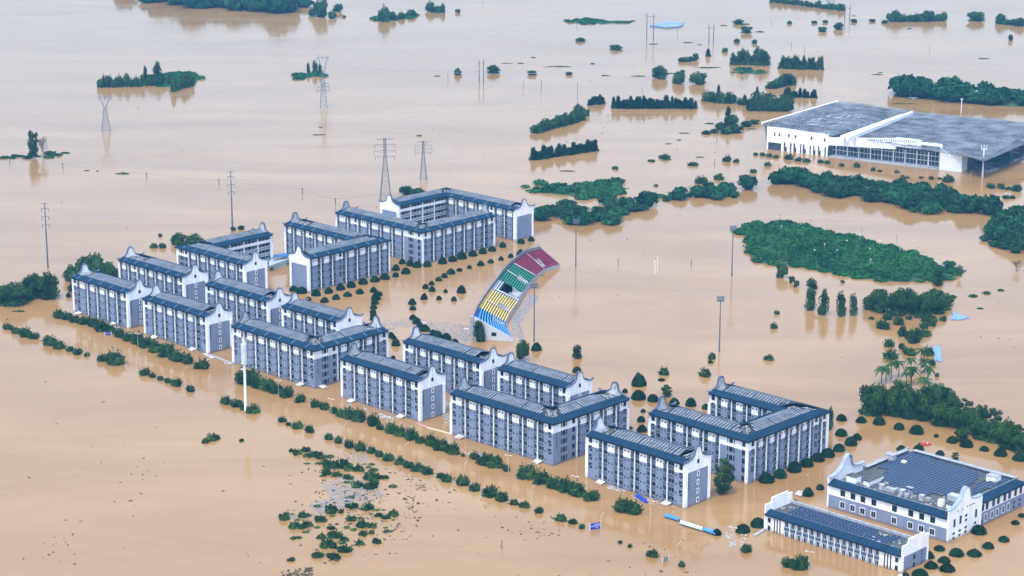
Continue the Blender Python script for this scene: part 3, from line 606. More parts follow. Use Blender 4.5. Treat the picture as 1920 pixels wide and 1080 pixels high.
# ---------------------------------------------------------------- grandstand
def lerp(a, b, t): return a+(b-a)*t
def stand():
    F = [(961, 637), (950, 617), (949, 606), (958, 588), (972, 569), (982.6, 551), (992, 537), (1004, 520.6), (1018.7, 508), (1034, 502), (1049, 498)]
    K = [(889, 597), (893, 588), (897, 578), (907, 562), (919, 544.5), (933, 526), (946, 508), (958.5, 495.6), (982, 477), (998, 471), (1013, 467.5)]
    # rim levels: track side near 1.6 m, back rim at 10 m above the flood
    f = [gp(x, y, .8) for x, y in F]; k = [gp(x, y, 10.0) for x, y in K]
    root = empty('grandstand', Vector(f[3]), 0, 'curved open grandstand with blue, yellow, grey, green and dark red tiers of seats', 'grandstand')
    off = Vector(f[3])
    SEAT = {'blue': (0.05, 0.30, 0.68), 'yellow': (0.82, 0.66, 0.22), 'grey': (0.58, 0.63, 0.68), 'green': (0.03, 0.30, 0.19), 'red': (0.36, 0.045, 0.10)}
    STEP = {'blue': (0.006, 0.07, 0.30), 'yellow': (0.36, 0.24, 0.06), 'grey': (0.20, 0.23, 0.27), 'green': (0.004, 0.075, 0.045), 'red': (0.09, 0.006, 0.025)}
    bands = [('blue', 0, 2), ('yellow', 2, 4), ('grey', 4, 5), ('green', 5, 7), ('red', 7, 10)]
    def P(s, u, dz=0):     # s along 0..10, u across 0 front .. 1 back
        i = min(int(s), 9); t = s-i
        a = lerp(f[i], f[i+1], t); b = lerp(k[i], k[i+1], t); p = lerp(a, b, u)
        return (p[0]-off.x, p[1]-off.y, lerp(.8, 10.0, u)+dz)
    NR = 11
    for col, s0, s1 in bands:
        q = MB(); n = (s1-s0)*4
        for r in range(NR):
            u0, u1 = r/NR*.9, (r+1)/NR*.9; um = lerp(u0, u1, .5)
            zr = lerp(.8, 10, u0)
            for j in range(n):
                sa = s0+(s1-s0)*j/n; sb = s0+(s1-s0)*(j+1)/n
                if col == 'grey' and r < 9 and .15 < (sa-s0) < .8: continue
                def Q(s, u, z): x, y, _ = P(s, u); return (x, y, z)
                zb = zr-0.7
                q.add([Q(sa, u0, zr), Q(sb, u0, zr), Q(sb, u1, zr), Q(sa, u1, zr)], [(0, 1, 2, 3), (3, 2, 1, 0)], 0)
                q.add([Q(sa, u0, zb), Q(sb, u0, zb), Q(sb, u0, zr), Q(sa, u0, zr)], [(0, 1, 2, 3)], 0)
                # seat row with backs
                ua, ub = lerp(u0, u1, .42), lerp(u0, u1, .95)
                q.add([Q(sa, ua, zr+.42), Q(sb, ua, zr+.42), Q(sb, ub, zr+.46), Q(sa, ub, zr+.46), Q(sa, ua, zr), Q(sb, ua, zr)], [(0, 1, 2, 3), (4, 5, 1, 0)], 1)
        # upper terrace behind the last row
        for j in range(n):
            sa = s0+(s1-s0)*j/n; sb = s0+(s1-s0)*(j+1)/n; z = lerp(.8, 10, .9)+.2
            a, b, c, d = P(sa, .9), P(sb, .9), P(sb, 1), P(sa, 1)
            q.add([(a[0], a[1], z), (b[0], b[1], z), (c[0], c[1], z), (d[0], d[1], z), (a[0], a[1], z-.8), (b[0], b[1], z-.8)], [(0, 1, 2, 3), (4, 5, 1, 0)], 0)
        tag(q.build('seating_section', [mat('step_'+col, STEP[col], 0.8, var=0.25, scale=.5), mat('seat_'+col, SEAT[col], 0.5, var=0.3, scale=.6)], root), col+' seating section')
    q = MB(); a_, b_, c_, d_ = P(4.1, .02), P(4.9, .02), P(4.9, .5), P(4.1, .5); q.slab([(p[0], p[1], 1.1+.5*k) for k, p in enumerate((a_, b_, c_, d_))], 1.5)
    q.build('gangway_floor', CONC, root)
    # walls
    q = MB()
    for j in range(40):
        sa, sb = j*.25, (j+1)*.25
        a, b = P(sa, 1), P(sb, 1); q.add([(a[0], a[1], -2), (b[0], b[1], -2), (b[0], b[1], 10.9), (a[0], a[1], 10.9)], [(0, 1, 2, 3), (3, 2, 1, 0)])
        a2, b2 = P(sa, 1.015), P(sb, 1.015); q.add([(a[0], a[1], 10.9), (b[0], b[1], 10.9), (b2[0], b2[1], 10.9), (a2[0], a2[1], 10.9), (a2[0], a2[1], -2), (b2[0], b2[1], -2)], [(0, 1, 2, 3), (3, 2, 5, 4)])
        a, b = P(sa, -.02), P(sb, -.02); q.add([(a[0], a[1], -2), (b[0], b[1], -2), (b[0], b[1], .75), (a[0], a[1], .75)], [(0, 1, 2, 3)])
        c, d = P(sa, .0), P(sb, .0); q.add([(a[0], a[1], .75), (b[0], b[1], .75), (d[0], d[1], .75), (c[0], c[1], .75)], [(0, 1, 2, 3)])
    q.build('back_wall', mat('stand_wall', (0.36, 0.39, 0.44), .8, var=.3), root)
    for s in (0, 10):
        q = MB(); a, b = P(s, -.02), P(s, 1)
        mid = P(s, .66)
        q.add([(a[0], a[1], -2), (mid[0], mid[1], -2), (b[0], b[1], -2), (b[0], b[1], 10.4), (mid[0], mid[1], 7.2), (a[0], a[1], .8)], [(0, 1, 4, 5), (1, 2, 3, 4), (5, 4, 1, 0), (4, 3, 2, 1)])
        o = q.build('end_wall', mat('end_wall_white', (.82, .84, .86), .7) if s == 0 else mat('stand_wall', (0.5, 0.53, 0.58)), root)
        if s == 0:
            q = MB(); A = Vector(P(0, .42)); Bv = Vector(P(0, .55)); d = (A-Bv).normalized(); nn = Vector((d.y, -d.x, 0)); 
            if nn.y > 0: nn = -nn
            z0 = 1.3
            p0 = Vector((A.x, A.y, z0)); p1 = Vector((Bv.x, Bv.y, z0))
            V = [p0+nn*.06, p1+nn*.06, p1+nn*.06+Vector((0, 0, 1.7)), p0+nn*.06+Vector((0, 0, 1.7))]
            q.add([tuple(v) for v in V], [(0, 1, 2, 3), (3, 2, 1, 0)]); q.build('end_window', DARK, root)
    # gangways and doorway boxes
    for s in (2.9, 3.05, 7.0, 8.1, 6.0, 4.1):
        q = MB(); wd_ = .035
        for r in range(NR*2):
            u0, u1 = r/NR/2*.9, (r+1)/NR/2*.9
            a, b, c, d = P(s-wd_, u0), P(s+wd_, u0), P(s+wd_, u1), P(s-wd_, u1); z = lerp(.8, 10, u1)+.32
            q.add([(a[0], a[1], z), (b[0], b[1], z), (c[0], c[1], z), (d[0], d[1], z), (a[0], a[1], z-.3), (b[0], b[1], z-.3)], [(0, 1, 2, 3), (4, 5, 1, 0)])
        if s != 3.05: q.build('gangway', mat('gangway_concrete', (.62, .62, .6), .8, var=.2), root)
    for s, ww in ((1.2, .35), (3.0, .22), (4.5, .6), (6.0, .3), (8.3, .35)):
        q = MB(); ua, ub = .08, .45
        if s == 4.5: ua, ub = .05, .38
        for (u, v) in ((s-ww/2, s-ww/2+.05), (s+ww/2-.05, s+ww/2)):
            a, b, c, d = P(u, ua), P(v, ua), P(v, ub), P(u, ub); za, zc = lerp(.8, 10, ua)+.2, lerp(.8, 10, ub)+1.3
            q.add([(a[0], a[1], za), (b[0], b[1], za), (c[0], c[1], zc), (d[0], d[1], zc), (a[0], a[1], za-1), (b[0], b[1], za-1), (c[0], c[1], za-1), (d[0], d[1], za-1)], [(0, 1, 2, 3), (4, 5, 1, 0), (5, 6, 2, 1), (7, 4, 0, 3), (6, 7, 3, 2)])
        a, b, c, d = P(s-ww/2+.05, ua), P(s+ww/2-.05, ua), P(s+ww/2-.05, ub), P(s-ww/2+.05, ub); z = lerp(.8, 10, ua)+.75
        q.add([(a[0], a[1], z), (b[0], b[1], z), (c[0], c[1], z+1.4), (d[0], d[1], z+1.4)], [(0, 1, 2, 3)])
        q.build('stair_mouth', CONC, root)
    for s in (.3, 2.6, 4.25, 5.2, 6.3, 8.2):
        q = MB(); a = Vector(P(s, 1.03)); b = Vector(P(s, 1.13)); c = Vector(P(s+.3, 1.13)); d = Vector(P(s+.3, 1.03))
        z = 9.2; q.slab([(v.x, v.y, z) for v in (a, d, c, b)], 11); q.build('stair_tower', CONC, root)
    # railings
    for u, z0, nm in ((-.02, .75, 'front_rail'), (1.0, 10.9, 'back_rail')):
        q = MB()
        for j in range(60):
            s = j/6; a = Vector(P(s, u)); b = Vector(P(min(s+1/6, 10), u)); a.z = b.z = z0
            q.bar(a, a+Vector((0, 0, 1.1)), .05); q.bar(a+Vector((0, 0, 1.1)), b+Vector((0, 0, 1.1)), .06)
        q.build(nm, mat('rail_red', (.35, .12, .15), .5) if u < 0 else STEEL, root)
stand()
# ---------------------------------------------------------------- exhibition hall
def expo():
    p0 = gp(1437, 280); p3 = gp(1803, 323); d = p3-p0; L = float(np.linalg.norm(d)); rz = math.atan2(d[1], d[0])
    root = empty('exhibition_hall', Vector(p0), rz, 'large white hall with wide dark glass front and two grey slatted roofs', 'hall')
    ux = d/L; uy = np.array([-ux[1], ux[0], 0])
    def lc(px, py, z): q_ = gp(px, py, z)-p0; return float(q_@ux), float(q_@uy)
    Wm = mat('hall_cladding', (0.74, 0.77, 0.80), 0.5, var=0.06, scale=.2); ROOF = mat('hall_roof', (0.15, 0.165, 0.185), 0.8, col2=(0.05, 0.062, 0.08), scale=.13, spec=.05, detail=8)
    x1, _ = lc(1556, 292, 0); x2, _ = lc(1765, 318, 0)
    q = MB()
    # front cladding wall as columns so that the slots stay open
    zt = lambda x: lerp(15.3, 13.6, x/x1)
    D1 = 95
    q.prof([(0, 4.8), (.8, 4.8), (.8, 15.6), (0, 15.6)], 0, 1)      # corner fin
    xs = [1.2]; 
    def wallseg(xa, xb, za, zb): q.add([(xa, -.05, za), (xb, -.05, za), (xb, -.05, zb), (xa, -.05, zb), (xa, .8, za), (xb, .8, za), (xb, .8, zb), (xa, .8, zb)], [(0, 1, 2, 3), (7, 6, 5, 4), (3, 2, 6, 7), (0, 4, 5, 1), (0, 3, 7, 4), (1, 5, 6, 2)])
    wallseg(0, x1*.24, 5.0, 15.2); wallseg(x1*.24, x1, 6.0, 14.2)
    q.add([(0, -.05, 15.2), (x1*.24, -.05, 15.2), (x1*.24, -.05, 15.25), (x1, -.05, 14.2), (x1*.24, -.05, 14.2), (x1, .8, 14.2), (x1*.24, .8, 15.25)], [(4, 1, 2, 3)] and [(4, 3, 2), (2, 3, 5, 6)])
    xx = x1*.26; last = xx
    for fa, fb, sh in ((.28, .31, 0), (.31, .335, 1), (.38, .41, 0), (.44, .47, 0), (.47, .49, 1), (.545, .57, 0), (.59, .62, 0), (.62, .645, 1), (.70, .725, 0), (.755, .78, 0), (.78, .80, 1), (.835, .86, 0), (.86, .885, 1), (.94, .965, 0)):
        if x1*fa > last+.05: wallseg(last, x1*fa, -2, 6.0)
        if sh: wallseg(x1*fa, x1*fb, 3.2, 6.0)
        last = x1*fb
    wallseg(last, x1-.4, -2, 6.0)
    wallseg(x1*.24, x1*.26, -2, 6); wallseg(0, .9, -2, 5)
    q.build('cladding_wall', Wm, root)
    g = MB(); g.box(.4, x1-.2, .9, 1.2, -2, 6.2); g.box(x1, x2, 7.5, 7.8, -2, 10); g.build('glazing', mat('hall_glass', (0.03, 0.055, 0.085), .15, spec=.7, var=.5, scale=.3), root)
    wq = winm('window', 1.0, 2.0, .03, False, frm=DARK)
    for t in (.13, .21, .36, .47, .73, .94): inst('window', wq, (x1*t, -.06, 9.6), 0, None, root)
    b = MB(); b.box(.2, x1-.2, 1.3, D1, -2, 11.5); b.box(x1+.2, x2, 8, D1, -2, 11.5); b.box(x2+.2, L-.5, 9.2, D1*.8, -2, 11); b.build('hall_body', mat('hall_side', (.10, .13, .17), .7, var=.3), root)
    # sweeping fascia over the glass, entrance tower
    f_ = MB(); xa = x1+(x2-x1)*.60; xb = x1+(x2-x1)*.82
    f_.add([(x1-.3, -.1, 7.4), (xa, -.1, 9.7), (xa, -.1, 16.6), (x1-.3, -.1, 12.3), (x1-.3, 1.2, 7.4), (xa, 1.2, 9.7), (xa, 1.2, 16.6), (x1-.3, 1.2, 12.3)], [(0, 1, 2, 3), (3, 2, 6, 7), (0, 4, 5, 1), (7, 6, 5, 4)])
    f_.box(xa, xb, -.1, 1.2, 11.6, 17.2); f_.box(xb, x2, -.1, 1.2, 14.4, 16.0); f_.box(x2-1.2, x2, -.1, 1.2, -2, 14.4)
    f_.box(x2, L, -.3, 1.0, -2, 12.7); f_.box(L-.4, L, 1.0, 9, -2, 12.7); f_.box(x2, L, 1.0, 9, 12.2, 12.7)
    f_.build('white_fascia', Wm, root)
    sl = MB()
    for i in range(24): x = x1+(x2-x1)*(.35+.45*i/24); sl.box(x, x+.5, -.16, -.1, lerp(13.4, 15.2, i/24), lerp(14.6, 17.0, i/24))
    sl.build('fascia_slats', STEEL, root)
    co = MB()
    for i in range(10): x = x1+3+(x2-x1-6)*i/9; co.box(x, x+.5, 5.2, 5.7, -2, 9)
    for i in range(int((x2-x1)/2.4)): x = x1+i*2.4; co.box(x, x+.12, 7.35, 7.45, -1, 9)
    for z in (3.2, 6.4): co.box(x1, x2, 7.2, 7.4, z, z+.25)
    co.build('columns', LPOST, root)
    pl = MB(); pl.box(x1+1, x2-1.5, -1.5, 7.5, -.5, .5); pl.build('terrace', CONC, root)
    # roofs
    def roofpoly(pts, zs, name, pitch, alongx=True):
        P = [(*lc(px, py, z), z) for (px, py), z in zip(pts, zs)]
        r_ = MB(); r_.slab(P, .5); r_.build(name, ROOF, root)
        return P
    P1 = roofpoly([(1431, 235), (1556, 257), (1716, 211), (1572, 192)], [15.6, 12.6, 14.0, 15.8], 'slatted_roof', 2)
    P2 = roofpoly([(1596, 260), (1732, 271), (1766, 278), (1803, 288), (1845, 302), (1925, 268), (1950, 236), (1865, 222), (1712, 213)], [12.8, 13.3, 13.3, 12.8, 12.2, 12.5, 13.4, 13.8, 13.8], 'slatted_roof', 2)
    # slats: a grid of thin rails over each roof
    def slats(P, n1, n2, h, name, quad):
        s_ = MB(); a, b_, c, d_ = [Vector(p) for p in quad]
        for i in range(n1+1):
            t = i/n1; s_.bar(a.lerp(b_, t)+Vector((0, 0, h)), d_.lerp(c, t)+Vector((0, 0, h)), .2, 4)
        for j in range(n2+1):
            t = j/n2; s_.bar(a.lerp(d_, t)+Vector((0, 0, h+.35)), b_.lerp(c, t)+Vector((0, 0, h+.35)), .2, 4)
        for i in range(0, n1+1, 2):
            for j in range(0, n2+1, 3):
                p = a.lerp(b_, i/n1).lerp(d_.lerp(c, i/n1), j/n2); s_.bar(p, p+Vector((0, 0, h+.9)), .1, 4)
        s_.build(name, mat('slat_steel', (.30, .335, .38), .7, var=.7, scale=.09, spec=.1), root)
    slats(P1, 20, 30, .8, 'roof_slats', P1)
    slats(P2, 34, 40, .8, 'roof_slats', [P2[0], P2[4], P2[6], P2[8]])
    # white ridge walls, panels
    rg = MB(); A = lc(1561, 258, 15); Bq = lc(1683, 215, 15); A2 = lc(1586, 262, 15); B2 = lc(1708, 213, 15)
    rg.slab([(*A2, 16.6), (A2[0]+1.6, A2[1], 16.6), (B2[0]+1.6, B2[1], 16.6), (*B2, 16.6)], 2.4)
    rg.slab([(A[0]+3, A[1]+5, 15.8), (A[0]+6.5, A[1]+5, 15.8), (Bq[0]+6, Bq[1], 15.8), (Bq[0]+3, Bq[1], 15.8)], 1.2)
    E0 = lc(1428, 231, 16); E1 = lc(1572, 190, 16); rg.slab([(E0[0]-.3, E0[1], 16.6), (E0[0]+1, E0[1], 16.6), (E1[0]+1, E1[1], 16.6), (E1[0]-.3, E1[1], 16.6)], 1.2)
    rg.build('ridge_wall', Wm, root)
    pp = MB()
    for k in range(46):
        u, v = random.uniform(.25, .75), random.uniform(.15, .6); a, b_, c, d_ = [Vector(p) for p in P1]
        p = a.lerp(b_, u).lerp(d_.lerp(c, u), v); lx, ly = (random.uniform(2, 9), .5) if random.random() < .5 else (.5, random.uniform(2, 9))
        pp.box(p.x, p.x+lx, p.y, p.y+ly, p.z+1.3, p.z+1.5)
    pp.build('roof_pipes', RAFT, root)
    # sloping left flank and right-hand apron
    fk = MB(); fk.add([(-1.6, 0, 15.4), (0, .3, -1), (0, 8, -1), (-2.2+.5, 10, 15.6), (0, .3, 15.6)], [(0, 1, 2, 3), (0, 4, 1)]); fk.build('flank_wall', ROOF, root)
    ap = MB(); Q = [lc(1810, 305, .6), lc(1850, 322, .6), lc(1865, 318, .6), lc(1935, 285, .6), lc(1925, 272, .6)]
    ap.slab([(*v, .6) for v in Q], 1.5); ap.build('apron', CONC, root)
    rr = random.Random(5); ap2 = MB()
    for k in range(60):
        u, v = rr.random(), rr.random(); x = lerp(lerp(Q[0][0], Q[4][0], u), lerp(Q[1][0], Q[3][0], u), v); y = lerp(lerp(Q[0][1], Q[4][1], u), lerp(Q[1][1], Q[3][1], u), v)
        ap2.box(x, x+rr.uniform(1, 7), y, y+.5, .6, rr.uniform(.9, 3.2))
    ap2.build('steel_deck_frame', mat('steelwork', (.06, .085, .12), .6), root)
expo()
#@@PART3
# ---------------------------------------------------------------- foliage templates
def leafcloud(P, N, size, jit=0.7, elong=1.5, rng=None):
    "small quads at points P, roughly facing N"
    n = len(P); rng = rng or np.random
    N = N+rng.normal(0, jit, (n, 3)); N /= np.linalg.norm(N, axis=1)[:, None]+1e-9
    R = rng.normal(0, 1, (n, 3)); U = np.cross(N, R); U /= np.linalg.norm(U, axis=1)[:, None]+1e-9; W_ = np.cross(N, U)
    sz = (size*rng.uniform(.6, 1.35, n))[:, None]
    a = U*sz*elong*.5; b = W_*sz*.5
    V = np.stack([P-a, P+b*.9, P+a, P-b*.9], 1).reshape(-1, 3)
    return V, np.arange(4*n).reshape(-1, 4)
def lobe_pts(c, r, n, rng, zmin=-.25, bump=.16):
    d = rng.normal(0, 1, (int(n*1.9)+8, 3)); d /= np.linalg.norm(d, axis=1)[:, None]; d = d[d[:, 2] > zmin][:n]
    ph = rng.uniform(0, 6.28, 3)
    k = 1+bump*(np.sin(d[:, 0]*5+ph[0])*np.sin(d[:, 1]*5+ph[1])+.6*np.sin(d[:, 2]*9+ph[2]))*rng.uniform(.6, 1.2, len(d))
    P = np.array(c)+d*np.array(r)*k[:, None]; N = d/np.array(r); N /= np.linalg.norm(N, axis=1)[:, None]
    return P, N
def core_mesh(c, r, seg=7, rings=4, s=.84, rng=None):
    V = []; F = []
    for i in range(rings+1):
        ph = PI*i/rings
        for j in range(seg):
            t = 2*PI*j/seg; k = s*(1 if rng is None else rng.uniform(.88, 1.06))
            V.append((c[0]+r[0]*k*math.sin(ph)*math.cos(t), c[1]+r[1]*k*math.sin(ph)*math.sin(t), c[2]+r[2]*k*math.cos(ph)))
    for i in range(rings):
        for j in range(seg): F.append((i*seg+j, (i+1)*seg+j, (i+1)*seg+(j+1) % seg, i*seg+(j+1) % seg))
    return np.array(V), np.array(F)
def merge(parts):
    V = []; F = []; o = 0
    for v, f in parts: V.append(v); F.append(f+o); o += len(v)
    return np.concatenate(V), np.concatenate(F)
def crown_arr(lobes, n, size, seed, jit=.7, zmin=-.25, bump=.16, core=.84, elong=1.5):
    rng = np.random.RandomState(seed); parts = []
    vol = [r[0]*r[1]+r[0]*r[2] for c, r in lobes]; T = sum(vol)
    for (c, r), v in zip(lobes, vol):
        P, N = lobe_pts(c, r, int(n*v/T), rng, zmin, bump); parts.append(leafcloud(P, N, size, jit, elong, rng))
        if core: parts.append(core_mesh(c, r, s=core, rng=rng))
    return merge(parts)
def sprays(V, F, n, rad, h, size, seed):
    "upward outward sprays that roughen a shrub outline"
    rng = np.random.RandomState(seed+99); parts = [(V, F)]
    for k in range(n):
        t = rng.uniform(0, 6.28); e = rng.uniform(.25, 1.3); d = np.array([math.cos(t)*math.cos(e), math.sin(t)*math.cos(e), math.sin(e)])
        base = d*np.array([rad, rad, h])*.75; L_ = rng.uniform(.25, .55)
        P = base+np.outer(np.linspace(0, L_, 7), d*np.array([rad, rad, h*1.1]))+rng.normal(0, .03, (7, 3))
        parts.append(leafcloud(P, np.tile(d, (7, 1))+rng.normal(0, .6, (7, 3)), size, .5, 1.9, rng))
    return merge(parts)
rr = random.Random(11)
DOME = []
for i in range(4):
    lob = [((0, 0, -.05), (1, 1, .98)), ((.0, 0, .05), (.86, .86, .88))] if i % 2 == 0 else [((0, 0, -.1), (1.0, .96, .95)), ((.05, 0, .12), (.8, .78, .8))]
    V, F = crown_arr(lob, 1300, .115, i, .45, -.15, .035, .93, 1.4); DOME.append(npmesh('round_bush', V, F, [LEAFD]))
SHRUB = []
for i in range(5):
    lob = [((0, 0, .1), (.6, .6, .62))]
    for k in range(5):
        t = k*1.257+rr.uniform(-.4, .4); d = rr.uniform(.38, .62); s_ = rr.uniform(.26, .46); lob.append(((d*math.cos(t), d*math.sin(t), rr.uniform(.0, .32)), (s_, s_, s_*rr.uniform(.8, 1.2))))
    V, F = crown_arr(lob, 900, .12, 20+i, .9, -.3, .2, .8, 1.7); V, F = sprays(V, F, 26, .9, .85, .13, i); SHRUB.append(npmesh('shrub', V, F, [LEAF]))
LOW = []
for i in range(3):
    lob = [((rr.uniform(-.6, .6), rr.uniform(-.6, .6), 0), (rr.uniform(.25, .5), rr.uniform(.25, .5), rr.uniform(.15, .34))) for k in range(7)]
    V, F = crown_arr(lob, 600, .13, 40+i, 1., -.1, .3, .7, 1.8); V, F = sprays(V, F, 16, .8, .35, .12, 50+i); LOW.append(npmesh('low_shrub', V, F, [LEAF]))
def tree_tpl(seed, kind):
    "unit crown width 1 radius; returns crown mesh, trunk mesh, height"
    r = random.Random(seed); t = MB(); lob = []
    if kind == 'round':
        h = 2.1; lob = [((0, 0, 1.35), (.7, .7, .62))]
        for k in range(7):
            a = k*.9+r.uniform(-.3, .3); d = r.uniform(.35, .62); s_ = r.uniform(.3, .46); z = r.uniform(.8, 1.65); lob.append(((d*math.cos(a), d*math.sin(a), z), (s_, s_, s_*.85))); t.bar((0, 0, .5), (d*.8*math.cos(a), d*.8*math.sin(a), z), .05, 5, r2=.02)
        t.bar((0, 0, -.3), (0, 0, 1.3), .1, 7, r2=.05)
        V, F = crown_arr(lob, 1500, .10, seed, .9, -.6, .2, .78, 1.6)
    elif kind == 'broad':
        lob = []
        for k in range(11):
            a = k*2.4; d = .17*math.sqrt(k)*1.25; s_ = r.uniform(.3, .45); z = .95+.35*(1-d)+r.uniform(-.25, .2); lob.append(((d*math.cos(a), d*math.sin(a), z), (s_, s_, s_*.7))); t.bar((0, 0, .2), (d*.8*math.cos(a), d*.8*math.sin(a), z), .05, 5, r2=.02)
        lob.append(((0, 0, .5), (.75, .75, .5)))
        t.bar((0, 0, -.3), (0, 0, .7), .11, 7, r2=.07)
        V, F = crown_arr(lob, 1700, .10, seed, .9, -.5, .22, .8, 1.7); V, F = sprays(V+0, F, 30, .85, 1.35, .12, seed)
    elif kind == 'tall':
        lob = [((0, 0, 2.2), (.62, .62, 1.25)), ((.2, .1, 1.3), (.55, .5, .5)), ((-.25, .1, 2.7), (.4, .4, .6)), ((.1, -.2, 3.1), (.35, .35, .5)), ((-.1, .2, 1.6), (.6, .6, .5))]
        t.bar((0, 0, -.3), (0, 0, 2.8), .09, 6, r2=.03); V, F = crown_arr(lob, 1000, .14, seed, .9, -.8, .22, .7, 1.6)
    elif kind == 'cone':
        lob = [((r.uniform(-.08, .08), r.uniform(-.08, .08), .5+.38*k), (.66-.055*k, .66-.055*k, .42)) for k in range(6)]
        t.bar((0, 0, -.3), (0, 0, 2.6), .07, 5, r2=.02); V, F = crown_arr(lob, 700, .15, seed, .9, -.6, .2, .8, 1.6)
    elif kind == 'messy':
        lob = []
        for k in range(14):
            z = .35+k*.13; a = k*2.4; d = r.uniform(.25, .62)*(1.1-abs(z-1.2)*.35); s_ = r.uniform(.2, .36); lob.append(((d*math.cos(a), d*math.sin(a), z), (s_, s_, s_*.6))); t.bar((0, 0, z-.25), (d*math.cos(a), d*math.sin(a), z), .035, 4, r2=.015)
        t.bar((0, 0, -.3), (0, 0, 2.0), .08, 6, r2=.03); V, F = crown_arr(lob, 1500, .11, seed, 1.1, -1, .3, .6, 1.9)
    elif kind == 'bare':
        V, F = crown_arr([((0, 0, 1.9), (.5, .5, .4)), ((.3, .1, 2.2), (.3, .3, .3))], 160, .09, seed, 1.2, -1, .3, 0, 1.9)
        def br(p, d, L_, rad, dep):
            q_ = p+d*L_; t.bar(p, q_, rad, 4, r2=rad*.6)
            if dep:
                for k in range(3):
                    nd = (d+Vector((r.uniform(-.6, .6), r.uniform(-.6, .6), r.uniform(-.1, .4)))).normalized(); br(q_, nd, L_*.72, rad*.6, dep-1)
        br(Vector((0, 0, -.2)), Vector((0.05, 0, 1)), .9, .07, 4); br(Vector((.1, 0, -.2)), Vector((0.35, .1, 1)).normalized(), .8, .05, 3); br(Vector((-.1, 0, -.2)), Vector((-.3, .1, 1)).normalized(), .8, .05, 3)
    elif kind == 'palm':
        parts = []; rng = np.random.RandomState(seed)
        for k in range(17):
            a = k*2.39996; el = r.uniform(-.1, 1.2); pts = []
            for i in range(9):
                u = i/8; rad_ = u*1.0*math.cos(el*.6); z = 2.0+math.sin(el)*u*1.0-.75*u*u; pts.append((rad_*math.cos(a), rad_*math.sin(a), z))
            pts = np.array(pts); side = np.array([-math.sin(a), math.cos(a), 0.])
            for i in range(8):
                w0 = .17*math.sin(PI*(i/8*.85+.12)); w1 = .17*math.sin(PI*((i+1)/8*.85+.12)); dr = np.array([0, 0, -.09])
                for sg in (1, -1):
                    V_ = np.array([pts[i], pts[i+1], pts[i+1]+side*sg*w1+dr, pts[i]+side*sg*w0+dr]); parts.append((V_, np.array([[0, 1, 2, 3]])))
        V, F = merge(parts); t.bar((0, 0, -.3), (0, 0, 2.0), .075, 7, r2=.05)
    cm = npmesh('crown', V, F, [LEAF if kind == 'palm' else (LEAFD if kind in ('cone',) else LEAF)]); tm = t.mesh('trunk', [BARK])
    sm = None
    qv = np.array(t.v); 
    # single mesh version for far away trees
    fv = np.array([list(f) for f in t.f if len(f) == 4]); V2 = np.concatenate([V, qv]); F2 = np.concatenate([F, fv+len(V)])
    sm = npmesh('tree', V2, F2, [cm.materials[0], BARK], np.concatenate([np.zeros(len(F), int), np.ones(len(fv), int)]))
    hz = V[:, 2].max()
    return cm, tm, sm, hz
TT = {k: [tree_tpl(100+i*17+j*1000, k) for i in range(n)] for j, (k, n) in enumerate((('round', 3), ('broad', 3), ('tall', 2), ('cone', 2), ('messy', 2), ('bare', 1), ('palm', 3)))}
CAT = {'round': 'tree', 'broad': 'tree', 'tall': 'tree', 'cone': 'tree', 'messy': 'tree', 'bare': 'tree', 'palm': 'palm tree'}
def tree(kind, px, py, wpx, hpx, name, label, group=None, far=False, cat=None):
    s_ = ppm(px, py); r = wpx/s_/2; h = hpx/s_/.95; cm, tm, sm, hz = rr.choice(TT[kind]); p = gp(px, py); p[1] += r*.55
    rz = rr.uniform(0, 6.28)
    dip = {'round': .42, 'broad': .35, 'tall': .34, 'cone': .12, 'messy': .12, 'bare': .02, 'palm': .1}[kind]*(1 if far else .75)
    h = h/(1-dip); p[2] = -dip*h; sc = (r, r, h/hz)
    if far: return tag(inst(name, sm, Vector(p), rz, sc), label, cat or CAT[kind], group)
    e = empty(name, Vector(p), rz, label, cat or CAT[kind], group); e.scale = sc
    c = inst('crown', cm, (0, 0, 0), 0, None, e); t = inst('trunk', tm, (0, 0, 0), 0, None, e); return e
def bushes(lst, tpl, name, fmt, group, hk=.85, cat='bush', key=None):
    lst = sorted(lst, key=key or (lambda t: t[0]))
    for i, t in enumerate(lst):
        px, py, wpx = t[:3]; s_ = ppm(px, py); r = wpx/s_/2*rr.uniform(.98, 1.08)*(1.0 if name == 'round_bush' else 1.22); p = gp(px, py); p[1] += r*.8; p[2] = -.12*r if name == 'round_bush' else 0.0
        h = (t[3]/s_/.95 if len(t) > 3 else r*2*hk*(.46 if name == 'round_bush' else .55)*rr.uniform(.85, 1.12))
        top = .95 if name == 'round_bush' else (1.05 if name == 'shrub' else .45)
        o = inst(name, rr.choice(tpl), Vector(p), rr.uniform(0, 6.28), (r, r*rr.uniform(.92, 1.05), h/top))
        tag(o, fmt.format(orw(i+1)), cat, group)
ybig = lambda t: -t[1]
